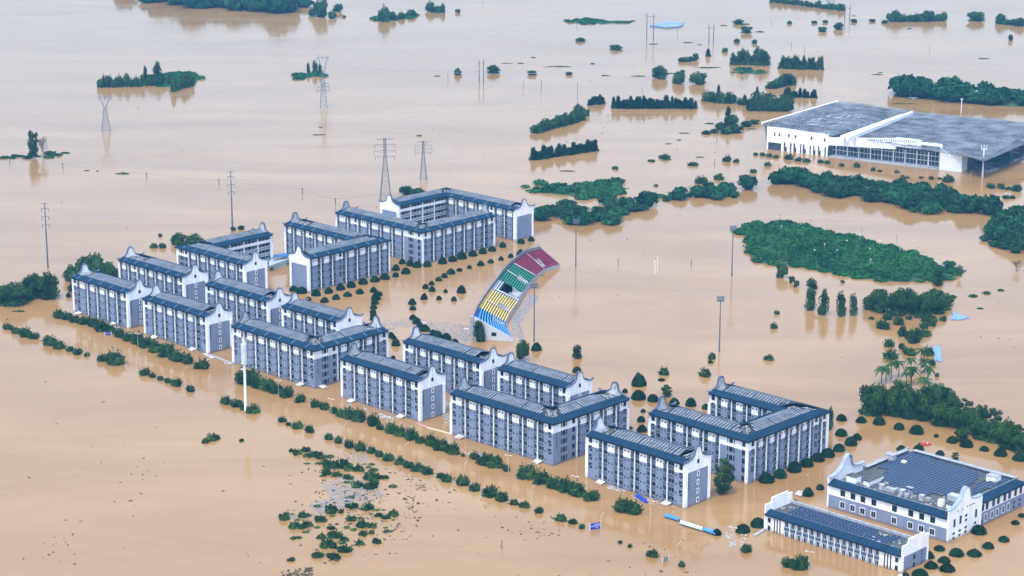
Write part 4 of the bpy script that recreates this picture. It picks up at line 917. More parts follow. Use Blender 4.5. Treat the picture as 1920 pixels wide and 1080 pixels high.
# clipped round bushes, row by row
bushes([(1438.7,907,31),(1464,898,26),(1491,887,27),(1514,877,25),(1535,867,26),(1553.6,858.7,26),(1574.7,848,24),(1597,837,26),(1608,826,20)], DOME, 'round_bush',
       '{} round bush from the left along the right foot of the U-shaped dormitory', 'bushes beside the U-shaped dormitory', 1.55)
bushes([(1579,790,20),(1616,794,21),(1650,798,24),(1687,807,20),(1720.5,815.5,27),(1756,820.4,9),(1787,832,22),(1814,840,24),(1847,847,18),(1878,857,24),(1914,866,26)], DOME, 'round_bush',
       '{} round bush from the left in the curved row below the big woods', 'bushes below the big woods', 1.35)
bushes([(1579,819,23),(1691,846,18),(1724,845.6,20),(1764,855,17)], DOME, 'round_bush', '{} round bush from the left behind the canteen roof', 'bushes behind the canteen', 1.3)
bushes([(1763,1034,21),(1795.6,1045,29),(1829,1045,28),(1854.6,1030.4,22),(1884,1017.4,22),(1905,984.6,16),(1838,1003.7,30),(1917,970.7,14),(1743.7,1048.5,22),(1748,1068,28),(1771.8,1057,26),(1778,1074,30),(1727,1084,33),(1699,1082,15)], DOME, 'round_bush',
       '{} round bush from the left in the cluster right of the low stepped hall', 'bushes in front of the canteen', 1.15)
bushes([(1394,1001,29),(1422,990.4,29),(1345,1004.7,18),(1516,931.8,23),(1538.6,919.6,16),(1491.7,943,10)], DOME, 'round_bush', '{} round bush from the left around the left end of the low stepped hall', 'bushes left of the low hall', 1.4)
bushes([(1198.7,726,28,25),(1198,751,27),(1225,754.5,23),(1265,760,20),(1296,763,22),(1324,768,16),(1202.5,792,17),(1204,811,21),(1206,774,11),(1172,737,12),(1183,805,8),(1240.5,715,13,5),(1006,659,22),(1082,700,18)], DOME, 'round_bush',
       '{} round bush from the left in the water between the right L-shaped and U-shaped dormitories', 'bushes behind the right-hand dormitories', 1.5)
bushes([(550,547,19),(565,551.5,21),(592,556,18),(616,551,17),(638,545,18),(658,540,18),(680,534,19),(702.5,529.6,18),(719,524.6,16)], DOME, 'round_bush',
       '{} round bush from the left below the block with the plain gable', 'bushes at the foot of the walkway dormitory', 1.5)
bushes([(578,564,12),(607.7,568.3,17),(629.6,562.5,15),(651.5,557,17),(674,552,17)], DOME, 'round_bush', '{} round bush from the left in the second row before the plain-gabled dormitory', 'second row before the walkway dormitory', 1.4)
bushes([(700,549,15),(710,556,15),(704.6,563.5,19),(702.5,571.5,15),(700,580,15),(699,587.5,13),(701,601.7,17),(700,594,14),(703,609,14)], DOME, 'round_bush',
       '{} round bush from the top in the short column behind the left L-shaped dormitory', 'column of bushes behind the left L-shaped dormitory', 1.5, key=lambda t: t[1])
bushes([(738,637,12),(742,649.6,18),(737,672.5,9),(733,634,14)], DOME, 'round_bush', '{} round bush from the left beside the far end of the left L-shaped dormitory', 'bushes at the end of the left L-shaped dormitory', 1.6)
bushes([(772.7,572,16),(773.7,582,14),(774,600,15),(781,608,17),(787,615,13),(796,622.5,21),(811,629,17),(820.6,633,17),(836,640,21),(853,646,14)], DOME, 'round_bush',
       '{} round bush from the top in the curving chain left of the grandstand', 'curving chain of bushes left of the grandstand', 1.5, key=lambda t: t[1])
bushes([(797.7,542,13),(809,535,12),(809.8,547.5,14),(835.4,549,9),(865,550.6,17),(795,562.5,14),(823,563,11),(851,565,11)], DOME, 'round_bush',
       '{} round bush from the left in the open water left of the grandstand', 'scattered bushes left of the grandstand', 1.7)
bushes([(822.3,527.7,13),(833,521.5,14),(845.4,515,17),(861.3,509.4,12),(880,504.2,11),(901.3,499.3,15),(920,494,13),(939.5,488.8,11),(957.8,484,11),(975.6,479.4,16)], DOME, 'round_bush',
       '{} round bush from the left in the slanting row above the grandstand', 'slanting row above the grandstand', 1.5)
bushes([(723,525,16),(742,508,16),(761,514.6,19),(741.5,520,14),(754,495.7,14),(768.5,499.6,17),(782,502.6,17),(801,501,17),(829.6,495.7,19),(848.4,491.3,18),(865.6,486.8,19),(886.4,481.4,19),(905,476.5,18),(922.7,472,16),(942.5,464.6,14),(977,457.6,15),(996,452.7,15)], DOME, 'round_bush',
       '{} round bush from the left along the foot of the large L-shaped back block', 'bushes at the foot of the large back block', 1.5)
# hedges and shrubs along the flooded roads
bushes([(108,598,20),(122,601,19),(138,606,20),(155,610,22),(172,614,22),(188,623,28),(205,626,22),(222,634,22),(238,641,22),(255,646,24),(270,653,26),(290,662,28),(310,671,30),(330,680,30),(350,684,24),(378,694,26)], SHRUB, 'shrub',
       '{} shrub from the left in the dense hedge before the leftmost front dormitories', 'dense hedge at the left', 1.2)
bushes([(462,725,42,32),(484,730,22),(499,735,26),(515,740,24),(536,747,23),(562,756,19),(590,765,19),(607,769.5,19),(625.5,776,16),(640,784,19),(652,787.5,26),(671,793,27),(698,801,25,24),(712,807,15),(732,814,25),(748,820,25),(769.5,827,25),(789,833,19),(807,837.5,23),(826,847,29),(849,854,25),(868,857,8),(889.5,863,18),(910,875,30),(927.5,880,34),(949,884.5,14),
        (990,901,39,28),(1015,910.5,29),(1039,919,29),(1058,925,33),(1081,933,31),(1109.5,941,26),(1167.5,963,33),(1190,967,29)], SHRUB, 'shrub',
       '{} shrub from the left in the long line at the feet of the front-row dormitories', 'line of shrubs along the inner road', 1.3)
bushes([(11,619,16),(27,626,16),(45,634,25),(63,637,18),(92,650,27),(110,656,21),(130,660,16),(144,666,18),(162,669,10),(191,679,18),(212,687,33),(270,705,18),(285,709,12),(299,714,12),(315.5,719.5,14),(330.5,725.5,18),(356,735.6,16),(422,759,20),(441,765,20),(456,770,14),(474,777,22),
        (527.5,793,16),(540.5,799,11),(557.5,805.5,21),(579.5,813,18),(616,826,15),(633,832,15),(654,841,20),(674,847,23),(695,851,17),(710,858,15),(727.5,866,22),(750,872.5,19),(765,879.5,18),(784,886,23),(801,891,22),(825,897.5,16),(837.5,905.5,22),(866,912,25),(891,922.5,22),(920,934,29),(941,942.5,27),(963,948,18),(984,954,17),(1011,964,16),(1051,979,21),(1074,984.5,15),(1091,992.5,12)], SHRUB, 'shrub',
       '{} shrub from the left in the thin line along the outer road', 'line of shrubs along the outer road', 1.15)
bushes([(1225,1047,20),(1181,1027.5,9),(1279,1064.5,13),(1163,1020,9),(1400.7,1038,23),(1478,1066,22),(1502.6,1071,32)], SHRUB, 'shrub', '{} shrub from the left in the open water at the bottom right', 'shrubs at the bottom right', 1.2)
bushes([(547,848,11),(556,854,16),(574,848,17),(576,859,15),(597,863,23),(588,857,16),(616,879.5,25),(607,872,18),(636,879,27),(652,882,18),(672,885,19),(610,893,19),(631,895,17),(652,902,21),(697,902,25),(666,916,23),(699,920,27),(720,899,15),(616,965,27),(533,976,23),(569,972,21),(555,994,23),(574,990,19),(599,980,21),(658,955,19),(641,963,13),(685.5,958,21),(659,978,19),(680,990.5,23),(708,970,14),(722,974,15),(737,969,19),
        (620,994,13),(698,991,14),(680,1006,17),(698,1001.7,13),(724,999.5,9),(628.6,1013,25),(602,1012,15),(644,1016,15),(616,1031,29),(646.7,1040,27),(597,1049,21),(624,1051,21),(705,1020,17),(674,1023,15),(545,1053.6,13),(549.5,1012,10),(452,829,10),(395,828,26),(385,832,14)], LOW, 'low_shrub',
       '{} low shrub from the left among the drifting rubbish in the lower left water', 'low shrubs in the rubbish field', .8)
bushes([(288,466,14),(303,466,12),(300,444,8),(1443,677,16),(1335,675,12,14),(1332,682,9),(1322,708,21,18),(1245,704.5,18,16),(1457,590,9),(1451,617,13),(13,600,3)], SHRUB, 'shrub', '{} lone shrub from the left in the middle distance', 'lone shrubs in open water', 1.2)
# single trees
tree('messy', 1357, 930, 47, 66, 'dark_tree', 'large dark untidy tree at the near corner of the U-shaped dormitory')
tree('tall', 898, 642, 32, 40, 'leafy_tree', 'leafy tree standing against the white end wall of the grandstand')
tree('round', 981, 678, 30, 40, 'leafy_tree', 'round-headed tree in the water just below the grandstand')
tree('tall', 1082.5, 674, 25, 28, 'leafy_tree', 'upright green tree alone in the water right of the grandstand')
tree('messy', 1251, 745, 26, 22, 'thin_tree', 'thin sparse tree rising over the left gable of the U-shaped dormitory')
tree('messy', 1792, 864, 18, 14, 'thin_tree', 'pale sparse treetop in the water above the canteen roof')
tree('tall', 1557, 807, 16, 46, 'leafy_tree', 'dark tree half hidden behind the right end of the U-shaped dormitory')
for i, (x, y, w_, h_) in enumerate([(20,575,60,40),(2,570,40,30),(60,560,44,42),(88,562,46,48),(48,565,30,22)]): tree('broad', x, y, w_, h_, 'broad_tree', orw(i+1)+' listed dark spreading tree at the left edge'.replace(' listed', ' of the'), 'spreading trees at the left edge')
for i, (x, y, w_, h_) in enumerate([(172,535,50,56),(150,530,40,40),(132,528,28,30),(200,535,36,42),(217,533,28,28),(135,548,18,18),(128,558,10,9)]): tree('broad', x, y, w_, h_, 'broad_tree', orw(i+1)+' tallest of the spreading trees behind the leftmost dormitory', 'spreading trees behind the leftmost dormitory')
for i, (x, y, w_, h_) in enumerate([(334,460,34,22),(352,462,16,14),(365,466,36,26),(385,470,16,14),(437,433,12,7),(452,431,14,7)]): tree('broad', x, y, w_, h_, 'broad_tree', orw(i+1)+' low tree from the left behind the gallery-wing dormitory', 'low trees behind the gallery-wing dormitory')
tree('messy', 62, 297, 24, 50, 'leafy_tree', 'tall thin leafy tree on the small islet near the left edge'); tree('bare', 80, 297, 26, 38, 'bare_tree', 'bare spreading tree beside the leafy one on the small left islet')
# trees right of the playing field
for i, (x, y, w_, h_) in enumerate([(1520,583,28,42),(1545,592,28,50),(1577,594,25,48),(1600,592,22,42)]): tree('tall', x, y, w_, h_, 'leafy_tree', orw(i+1)+' from the left of four upright trees below the big scrub island', 'four upright trees below the scrub island')
for i, (x, y, w_, h_) in enumerate([(1468,522,26,26),(1485,531,13,13),(1494,539,13,13),(1523,543,24,22),(1580,531,10,6)]): tree('round', x, y, w_, h_, 'small_tree', orw(i+1)+' small tree from the left off the lower shore of the scrub island', 'small trees off the scrub island')
for i, (x, y, w_, h_) in enumerate([(1653.7,722,26,30),(1709,698,20,24),(1710,724,30,30),(1728,688,26,30),(1735,702,24,26),(1740,724,26,34),(1734,750,30,36),(1672,712,26,32),(1662,716,22,26),(1686,708,22,28),(1700,728,20,28)]): tree('palm', x, y, w_*1.15, h_*1.05, 'palm_tree', orw(i+1)+' listed palm'.replace(' listed', ' of the')+' grove above the big dark woods at the right', 'palm grove at the right')
bushes([(1657,618.6,24,17),(1668.7,651.6,22,14),(1673,675,26,18),(1707,667.6,24,14),(1741,668,22,18),(1716.6,645,26,26),(1737,632.5,20,14),(1693,632,16,22),(1685,611,18,18),(1748.5,685.7,12,12),(1758,707,8,8),(1713,640,22,20),(1693,656,12,12),(1733,617,16,12),(1722,628,14,12),(1745,606,24,16),(1770,603,13,10),(1748,613,16,12),(1705,600,14,6),(1635,600,10,6)], SHRUB, 'shrub',
       '{} shrub from the left in the loose chain leading down to the palm grove', 'loose chain of shrubs above the palms', 1.2)
BW_ = [(1639,781,52,58),(1680,782,46,58),(1706,787,46,58),(1662,770,40,46),(1690,760,44,52),(1735,790,48,58),(1742,765,44,52),(1765,800,44,52),(1762,770,42,50),(1790,806,46,54),(1785,778,38,46),(1820,815,46,52),(1812,788,40,46),(1843,826,44,48),(1838,800,38,44),(1870,832,42,46),(1865,806,36,42),(1893,844,44,46),(1890,820,34,40),(1915,850,38,46),(1912,828,32,36),(1805,829,28,28),(1755,748,30,36),(1773,757,26,30),(1722,775,36,46)]
for i, (x, y, w_, h_) in enumerate(sorted(BW_)): tree(['broad', 'round', 'broad', 'messy'][i % 4], x, y, w_*rr.uniform(.9, 1.12), h_*rr.uniform(.72, 1.0), 'broad_tree', orw(i+1)+' tree from the left in the big dark belt of trees above the canteen', 'big belt of trees above the canteen')
TC_ = [(1630,582,26,30),(1652,587,40,48),(1681,594,44,50),(1702,588,42,48),(1727,596,40,44),(1742,584,36,38),(1760,590,30,28),(1775,575,30,26),(1690,575,36,36),(1665,600,22,12),(1755,565,30,24)]
for i, (x, y, w_, h_) in enumerate(sorted(TC_)): tree('broad', x, y, w_, h_*.9, 'broad_tree', orw(i+1)+' tree from the left in the dark thicket right of the four upright trees', 'dark thicket right of the upright trees')
tree('tall', 1760, 538, 26, 38, 'leafy_tree', 'umbrella-shaped tree at the right tip of the scrub island'); tree('bare', 1799, 520, 18, 22, 'bare_tree', 'small bare tree in the water right of the scrub island'); tree('bare', 1908, 510, 26, 20, 'bare_tree', 'bare drowned branches near the right edge')
# far trees, each a single mesh
def frow(x0, y0, x1, y1, n, w_, h_, kind, desc, group):
    for i in range(n):
        t = (i+.5)/n; x = lerp(x0, x1, t)+rr.uniform(-1.5, 1.5); y = lerp(y0, y1, t)+rr.uniform(-.8, .8)
        tree(kind, x, y, w_*rr.uniform(.75, 1.35), h_*rr.uniform(.62, 1.2), 'far_tree', orw(i+1)+' tree from the left '+desc, group, True)
frow(182, 164, 268, 163, 16, 11, 22, 'round', 'in the left islet row beneath the two tall trees', 'left islet tree row')
frow(274, 161, 320, 160, 8, 11, 18, 'round', 'in the short islet row right of the gap', 'short row on the left islet')
frow(322, 174, 362, 160, 5, 15, 26, 'round', 'in the clump at the right end of the left islet', 'clump on the left islet')
for x, y, w_, h_, d in [(272,150,11,26,'slender tall tree on the left islet'), (294,152,24,36,'tallest broad-headed tree on the left islet')]: tree('tall', x, y, w_, h_, 'far_tree', d, None, True)
for i, (x, y, w_, h_) in enumerate([(578,136,10,18),(590,137,16,24),(600,137,12,18)]): tree('tall', x, y, w_, h_, 'far_tree', orw(i+1)+' tree from the left on the islet touching the far lattice pylon', 'trees on the pylon islet', True)
frow(998, 301, 1120, 283, 18, 20, 21, 'cone', 'in the detached hedge-like row of conifers', 'detached conifer row')
frow(1000, 252, 1092, 226, 13, 22, 20, 'round', 'in the curving wood above the conifer row', 'curving wood above the conifers')
frow(1080, 208, 1100, 220, 3, 18, 24, 'round', 'at the upper end of the curving wood', 'upper end of the curving wood'); frow(1103, 198, 1132, 195, 6, 13, 16, 'cone', 'in the tiny conifer patch beside the curving wood', 'tiny conifer patch')
frow(1149, 204, 1306, 204, 26, 17, 21, 'cone', 'in the long straight conifer row', 'long straight conifer row')
for i, (x, y, w_, h_) in enumerate([(1237,148,36,24),(1274,158,28,23),(1309,159,36,23)]): tree('round', x, y, w_, h_, 'far_tree', orw(i+1)+' from the left of three big round trees in the far middle', 'three big round trees', True)
frow(1370, 122, 1440, 123, 10, 20, 26, 'tall', 'in the high clump left of the even-topped row', 'high clump in the far right water'); tree('tall', 1419, 118, 18, 32, 'far_tree', 'highest tree of the far clump left of the even-topped row', None, True); tree('round', 1360, 98, 14, 8, 'far_tree', 'low tree left of the high far clump', None, True)
frow(1460, 129, 1543, 131, 15, 13, 23, 'tall', 'in the even-topped row of tall trees', 'even-topped far row')
frow(1322, 191, 1378, 195, 7, 20, 20, 'round', 'in the wooded islet left of the dark grove', 'wooded islet left of the dark grove'); tree('cone', 1347, 190, 13, 30, 'far_tree', 'pointed tree on the wooded islet left of the dark grove', None, True)
frow(1385, 197, 1410, 200, 3, 14, 20, 'round', 'at the left side of the dark grove', 'left side of dark grove'); frow(1404, 208, 1482, 209, 10, 26, 32, 'round', 'in the dark grove above the exhibition hall', 'dark grove above the hall')
tree('cone', 1420, 181, 10, 18, 'far_tree', 'single pointed tree behind the dark grove', None, True)
frow(1445, 168, 1490, 158, 6, 24, 20, 'round', 'on the islet behind the dark grove', 'islet behind the dark grove'); frow(1470, 183, 1532, 184, 9, 15, 16, 'cone', 'in the low row right of the dark grove', 'low row right of dark grove')
frow(1275, 118, 1310, 113, 4, 16, 14, 'round', 'on the flat islet below the twin poles', 'flat islet below the twin poles'); tree('cone', 1328, 106, 15, 14, 'far_tree', 'small pointed clump right of the flat islet', None, True)
for i, (x, y, w_, h_) in enumerate([(858,141,16,13),(925,138,28,15),(1067,145-4,14,6),(1155,94,26,9),(1088,78,20,7),(998,141,20,8),(1280,137-0,10,6),(1086,56-14,8,3)]): tree('broad', x, y, w_, h_, 'far_tree', orw(i+1)+' small low tree among the far left-of-centre islets', 'low far trees', True)
for i, (x, y, w_, h_) in enumerate([(600,33,34,34),(622,35,18,16),(633,22,22,14),(585,30,16,16),(720,41,26,32),(735,38,18,16),(752,35,18,14),(770,31,22,12),(806,22,18,22),(830,24,12,20),(818,24,30,12),(858,24,12,7),(645,33,8,5)]): tree('round', x, y, w_, h_, 'far_tree', orw(i+1)+' tree in the scattered clumps at the top left horizon side', 'clumps at the top left', True)
frow(1445, 4, 1585, 21, 22, 11, 12, 'round', 'in the slanting row at the top right', 'slanting row at the top right')
frow(1668, 41, 1775, 40, 13, 18, 18, 'round', 'in the low wood at the top right', 'low wood at the top right')
frow(1872, 45, 1920, 50, 4, 20, 16, 'round', 'at the very top right corner', 'wood in the top right corner')
for i, (x, y, w_, h_) in enumerate([(1832,40,34,17),(1573,56,20,13),(1543,60,18,9),(1481,45,10,6),(1527,44,12,5),(1548,43,12,5),(1602,42,14,6),(1636,41,14,5),(1385,46,22,9),(1400,62,24,12),(1415,82,12,8),(1382,80,14,7),(1895,76,9,11),(1659,44,14,6)]): tree('broad', x, y, w_, h_, 'far_tree', orw(i+1)+' isolated small tree in the top right water', 'isolated trees at the top right', True)
for i, (x, y, w_, h_) in enumerate([(1365,236,20,36),(1372,238,30,22),(1352,244,24,14),(1380,250,30,14),(1340,250,18,8),(1400,238,24,10),(1362,252,24,10),(1415,233,20,8),(1325,252,20,6)]): tree(['cone','broad'][i > 0], x, y, w_, h_, 'far_tree', orw(i+1)+' tree on the ragged islet left of the exhibition hall', 'ragged islet left of the hall', True)
bushes([(1364,304,16,12),(1381,305,11,7),(1413,325,12,8),(1441,312,11,8),(1417,292,9,6),(1430,293,12,7),(1443,295,12,7),(1455,297,12,6),(1481,300,18,11),(1498,303,13,8),(1513,305,14,7),(1540,306,12,7),(1552,308,11,7),(1579,313,10,7),(1608,315,13,10),(1638,321,9,7),(1650,323,8,5),(1682,325,10,5),(1693,332,7,4),(1702,335,8,4),(1728,335,9,4),(1747,337,11,6),(1763,337,9,4),(1779,343,18,15),(1860,354,18,9),(1878,355,14,11),(1893,357,12,6),(1909,360,16,14),(1888,374,14,8),(1900,373,10,6),(1300,312,18,7),(1315,345,24,13),(1330,352,22,10),(1310,360,32,7),(1348,338,20,9),(1247,299,20,9),(1222,304,14,4),(1351,330,8,5),(1392,334,10,5),(1154,318,12,6),(1230,350,8,5)], SHRUB, 'shrub',
       '{} shrub from the left in the scattered strip before and left of the exhibition hall', 'shrubs around the exhibition hall', 1.2)
# ---------------------------------------------------------------- woods and scrub too dense to count
_base = {}
def small_tpl(kind):
    if kind not in _base:
        L = []
        for i in range(4):
            if kind == 'crown': L.append(crown_arr([((0, 0, .45), (.95, .95, .6)), ((.3, .2, .75), (.5, .5, .4)), ((-.35, .1, .65), (.5, .5, .4))], 260, .23, 300+i, .8, -.2, .15, .88, 1.5))
            else: L.append(crown_arr([((0, 0, .0), (1, 1, .55)), ((.4, -.2, .15), (.5, .5, .4))], 150, .28, 330+i, .9, -.1, .2, .85, 1.6))
        _base[kind] = L
    return _base[kind]
def pin(x, y, poly):
    s_ = False; j = len(poly)-1
    for i in range(len(poly)):
        if (poly[i][1] > y) != (poly[j][1] > y) and x < (poly[j][0]-poly[i][0])*(y-poly[i][1])/(poly[j][1]-poly[i][1])+poly[i][0]: s_ = not s_
        j = i
    return s_
def wood(poly, step, r, hk, kind, M, name, label, cat, mound=0.0, holes=0.0, seed=1, ground=True):
    "poly in photo points on the water; crowns stand on a jittered grid inside it"
    rng = np.random.RandomState(seed); W3 = [gp(x, y)[:2] for x, y in poly]; xs = [p[0] for p in W3]; ys = [p[1] for p in W3]
    cx, cy = np.mean(xs), np.mean(ys); T = small_tpl(kind); Vs = []; Fs = []; o = 0
    def hgt(x, y):
        if mound <= 0: return 0.
        dmin = 1e9; n = len(W3)
        for i in range(n):
            a = np.array(W3[i]); b = np.array(W3[(i+1) % n]); ab = b-a; t = max(0, min(1, ((np.array([x, y])-a)@ab)/(ab@ab+1e-9))); dmin = min(dmin, np.linalg.norm(a+ab*t-np.array([x, y])))
        return mound*min(1, dmin/22.)**.8
    x = min(xs)
    while x < max(xs):
        y = min(ys)
        while y < max(ys):
            px, py = x+rng.uniform(-.5, .5)*step, y+rng.uniform(-.5, .5)*step; y += step
            if not pin(px+rng.normal(0, .7)*step, py+rng.normal(0, .9)*step, W3) or rng.uniform() < holes+.03: continue
            v, f = T[rng.randint(len(T))]; s_ = r*rng.uniform(.5, 1.4); a = rng.uniform(0, 6.28); ca, sa = math.cos(a), math.sin(a)
            v2 = v*np.array([s_, s_, s_*hk*rng.uniform(.6, 1.75)]); v2 = np.stack([v2[:, 0]*ca-v2[:, 1]*sa+px-cx, v2[:, 0]*sa+v2[:, 1]*ca+py-cy, v2[:, 2]+hgt(px, py)], 1)
            Vs.append(v2); Fs.append(f+o); o += len(v2)
        x += step
    mi = [np.zeros(len(f), int) for f in Fs]
    if mound > 0:
        g = max(4, step*.9); nx = int((max(xs)-min(xs))/g)+2; ny = int((max(ys)-min(ys))/g)+2
        Z = np.zeros((nx, ny, 3))
        for i in range(nx):
            for j in range(ny):
                X, Y = min(xs)+i*g, min(ys)+j*g; Z[i, j] = (X-cx, Y-cy, (hgt(X, Y)+.25 if pin(X, Y, W3) else -.8))
        idx = np.arange(nx*ny).reshape(nx, ny); f = np.stack([idx[:-1, :-1], idx[1:, :-1], idx[1:, 1:], idx[:-1, 1:]], -1).reshape(-1, 4)
        Vs.append(Z.reshape(-1, 3)); Fs.append(f+o); mi.append(np.ones(len(f), int))
    me = npmesh(name, np.concatenate(Vs), np.concatenate(Fs), [M, SOIL], np.concatenate(mi))
    return tag(inst(name, me, (cx, cy, 0)), label, cat, None, 'stuff')
wood([(1384,428),(1400,422),(1425,424),(1460,418),(1520,428),(1580,444),(1660,462),(1720,482),(1752,498),(1792,508),(1790,520),(1720,530),(1660,528),(1600,520),(1540,506),(1480,500),(1430,494),(1398,478),(1412,460)], 4.0, 3.3, .6, 'scrub', LEAFI, 'scrub_island', 'big bright green scrub-covered island in the right middle', 'scrub', 3.0, .0, 2)
wood([(1446,336),(1470,346),(1500,352),(1560,364),(1640,380),(1720,398),(1790,405),(1850,392),(1850,384),(1790,380),(1740,373),(1700,366),(1640,359),(1580,350),(1520,343),(1462,335)], 6.5, 5.2, .85, 'crown', LEAFW, 'flooded_wood', 'long green flooded wood in front of the exhibition hall', 'wood', 0, .04, 3)
wood([(1850,462),(1880,468),(1925,478),(1960,470),(1960,405),(1920,402),(1890,412),(1862,430)], 6.5, 5.5, .9, 'crown', LEAFW, 'flooded_wood', 'rounded wood cut by the right edge beyond the scrub island', 'wood', 0, .0, 4)
wood([(1845,404),(1876,418),(1878,402),(1868,392),(1850,392)], 6, 5, .9, 'crown', LEAFW, 'flooded_wood', 'small patch of wood between the long wood and the right-edge wood', 'wood', 0, 0, 5)
wood([(1014,398),(1030,412),(1070,420),(1130,423),(1162,412),(1180,402),(1215,393),(1225,384),(1205,380),(1170,384),(1120,396),(1060,397),(1030,394)], 6.0, 4.6, .7, 'crown', LEAFW, 'flooded_wood', 'dark flooded wood right of the farthest dormitory', 'wood', 0, .03, 6)
wood([(990,352),(1020,362),(1070,368),(1120,372),(1160,362),(1178,354),(1160,345),(1120,342),(1080,344),(1040,351),(1010,349)], 6, 4.4, .6, 'scrub', LEAFI, 'scrub_patch', 'green scrub patch behind the dark wood near the farthest dormitory', 'scrub', 1.5, .03, 7)
wood([(1265,368),(1290,376),(1330,374),(1375,362),(1412,352),(1400,350),(1350,354),(1300,362),(1275,364)], 6, 4.6, .75, 'crown', LEAFW, 'flooded_wood', 'tapering wood in the middle distance left of the long wood', 'wood', 0, .05, 8)
wood([(1228,384),(1265,380),(1262,370),(1235,360),(1200,358),(1215,368)], 7, 3.5, .6, 'scrub', LEAFW, 'scrub_patch', 'ragged scrub joining the dark wood and the tapering wood', 'scrub', 0, .35, 9)
wood([(1662,178),(1700,182),(1760,188),(1840,196),(1940,202),(1960,186),(1880,180),(1800,176),(1740,174),(1700,174)], 11, 9.5, .8, 'crown', LEAFW, 'flooded_wood', 'large far wood at the right edge behind the exhibition hall', 'wood', 2, .0, 10)
wood([(240,2),(300,6),(380,13),(450,20),(520,24),(575,27),(560,10),(500,-2),(400,-14),(240,-14)], 15, 11, .95, 'crown', LEAFW, 'far_wood', 'hazy belt of forest along the top left edge', 'wood', 0, .02, 11)
wood([(1750,604-8),(1780,592),(1830,570),(1868,548),(1860,545),(1810,556),(1770,556),(1745,575)], 5, 2.6, .6, 'scrub', LEAFW, 'drowned_scrub', 'thin drowned scrub trailing right of the dark thicket', 'scrub', 0, .45, 12)
for i, (poly, lab) in enumerate([([(270,160),(320,165),(375,152),(378,146),(340,136),(300,138),(275,145)], 'flat grassy ground of the left islet among the trees'), ([(542,146),(570,148),(606,140),(600,136),(570,136)], 'pointed grassy islet touching the far lattice pylon'),
        ([(1060,40),(1100,44),(1160,45),(1190,42),(1100,36)], 'long thin grass bank at the top centre'), ([(1380,132),(1400,138),(1430,140),(1440,136),(1400,130)], 'thin green bank below the high far clump'),
        ([(690,37),(715,38),(718,30),(700,31)], 'small low islet left of the top-left clumps'), ([(735,40),(785,32),(780,26),(740,32)], 'grass bank beneath the top-left tree clump')]):
    wood(poly, 5, 3.6, .45, 'scrub', LEAFI, 'grass_bank', lab, 'bank', .8, .05, 20+i)
wood([(745,372),(770,374),(800,370),(800,360),(760,360),(745,366)], 6, 4.6, .7, 'crown', LEAFW, 'flooded_wood', 'low wood peeping over the farthest dormitory beside the big pylon', 'wood', 0, 0, 31)
wood([(0,297),(20,298),(60,296),(95,292),(125,291),(122,286),(90,288),(50,290),(10,294)], 4, 2.6, .5, 'scrub', LEAFW, 'grass_bank', 'ragged bank at the foot of the islet trees near the left edge', 'bank', 0, .3, 32)
wood([(560,842),(640,855),(700,868),(735,895),(735,925),(700,935),(660,930),(620,905),(600,880)], 3.4, 1.25, .5, 'scrub', LEAF, 'drowned_weed', 'ragged drowned weed in the upper half of the rubbish field', 'weed', 0, .62, 51)
wood([(530,965),(600,945),(660,940),(745,965),(735,985),(700,1010),(660,1045),(600,1055),(580,1010),(545,1000)], 3.6, 1.15, .5, 'scrub', LEAF, 'drowned_weed', 'ragged drowned weed in the lower half of the rubbish field', 'weed', 0, .74, 52)
wood([(1210,385),(1270,372),(1265,362),(1225,366),(1190,376)], 5, 2.2, .5, 'scrub', LEAFW, 'drowned_weed', 'thin weed trailing between the dark wood and the tapering wood', 'weed', 0, .5, 53)
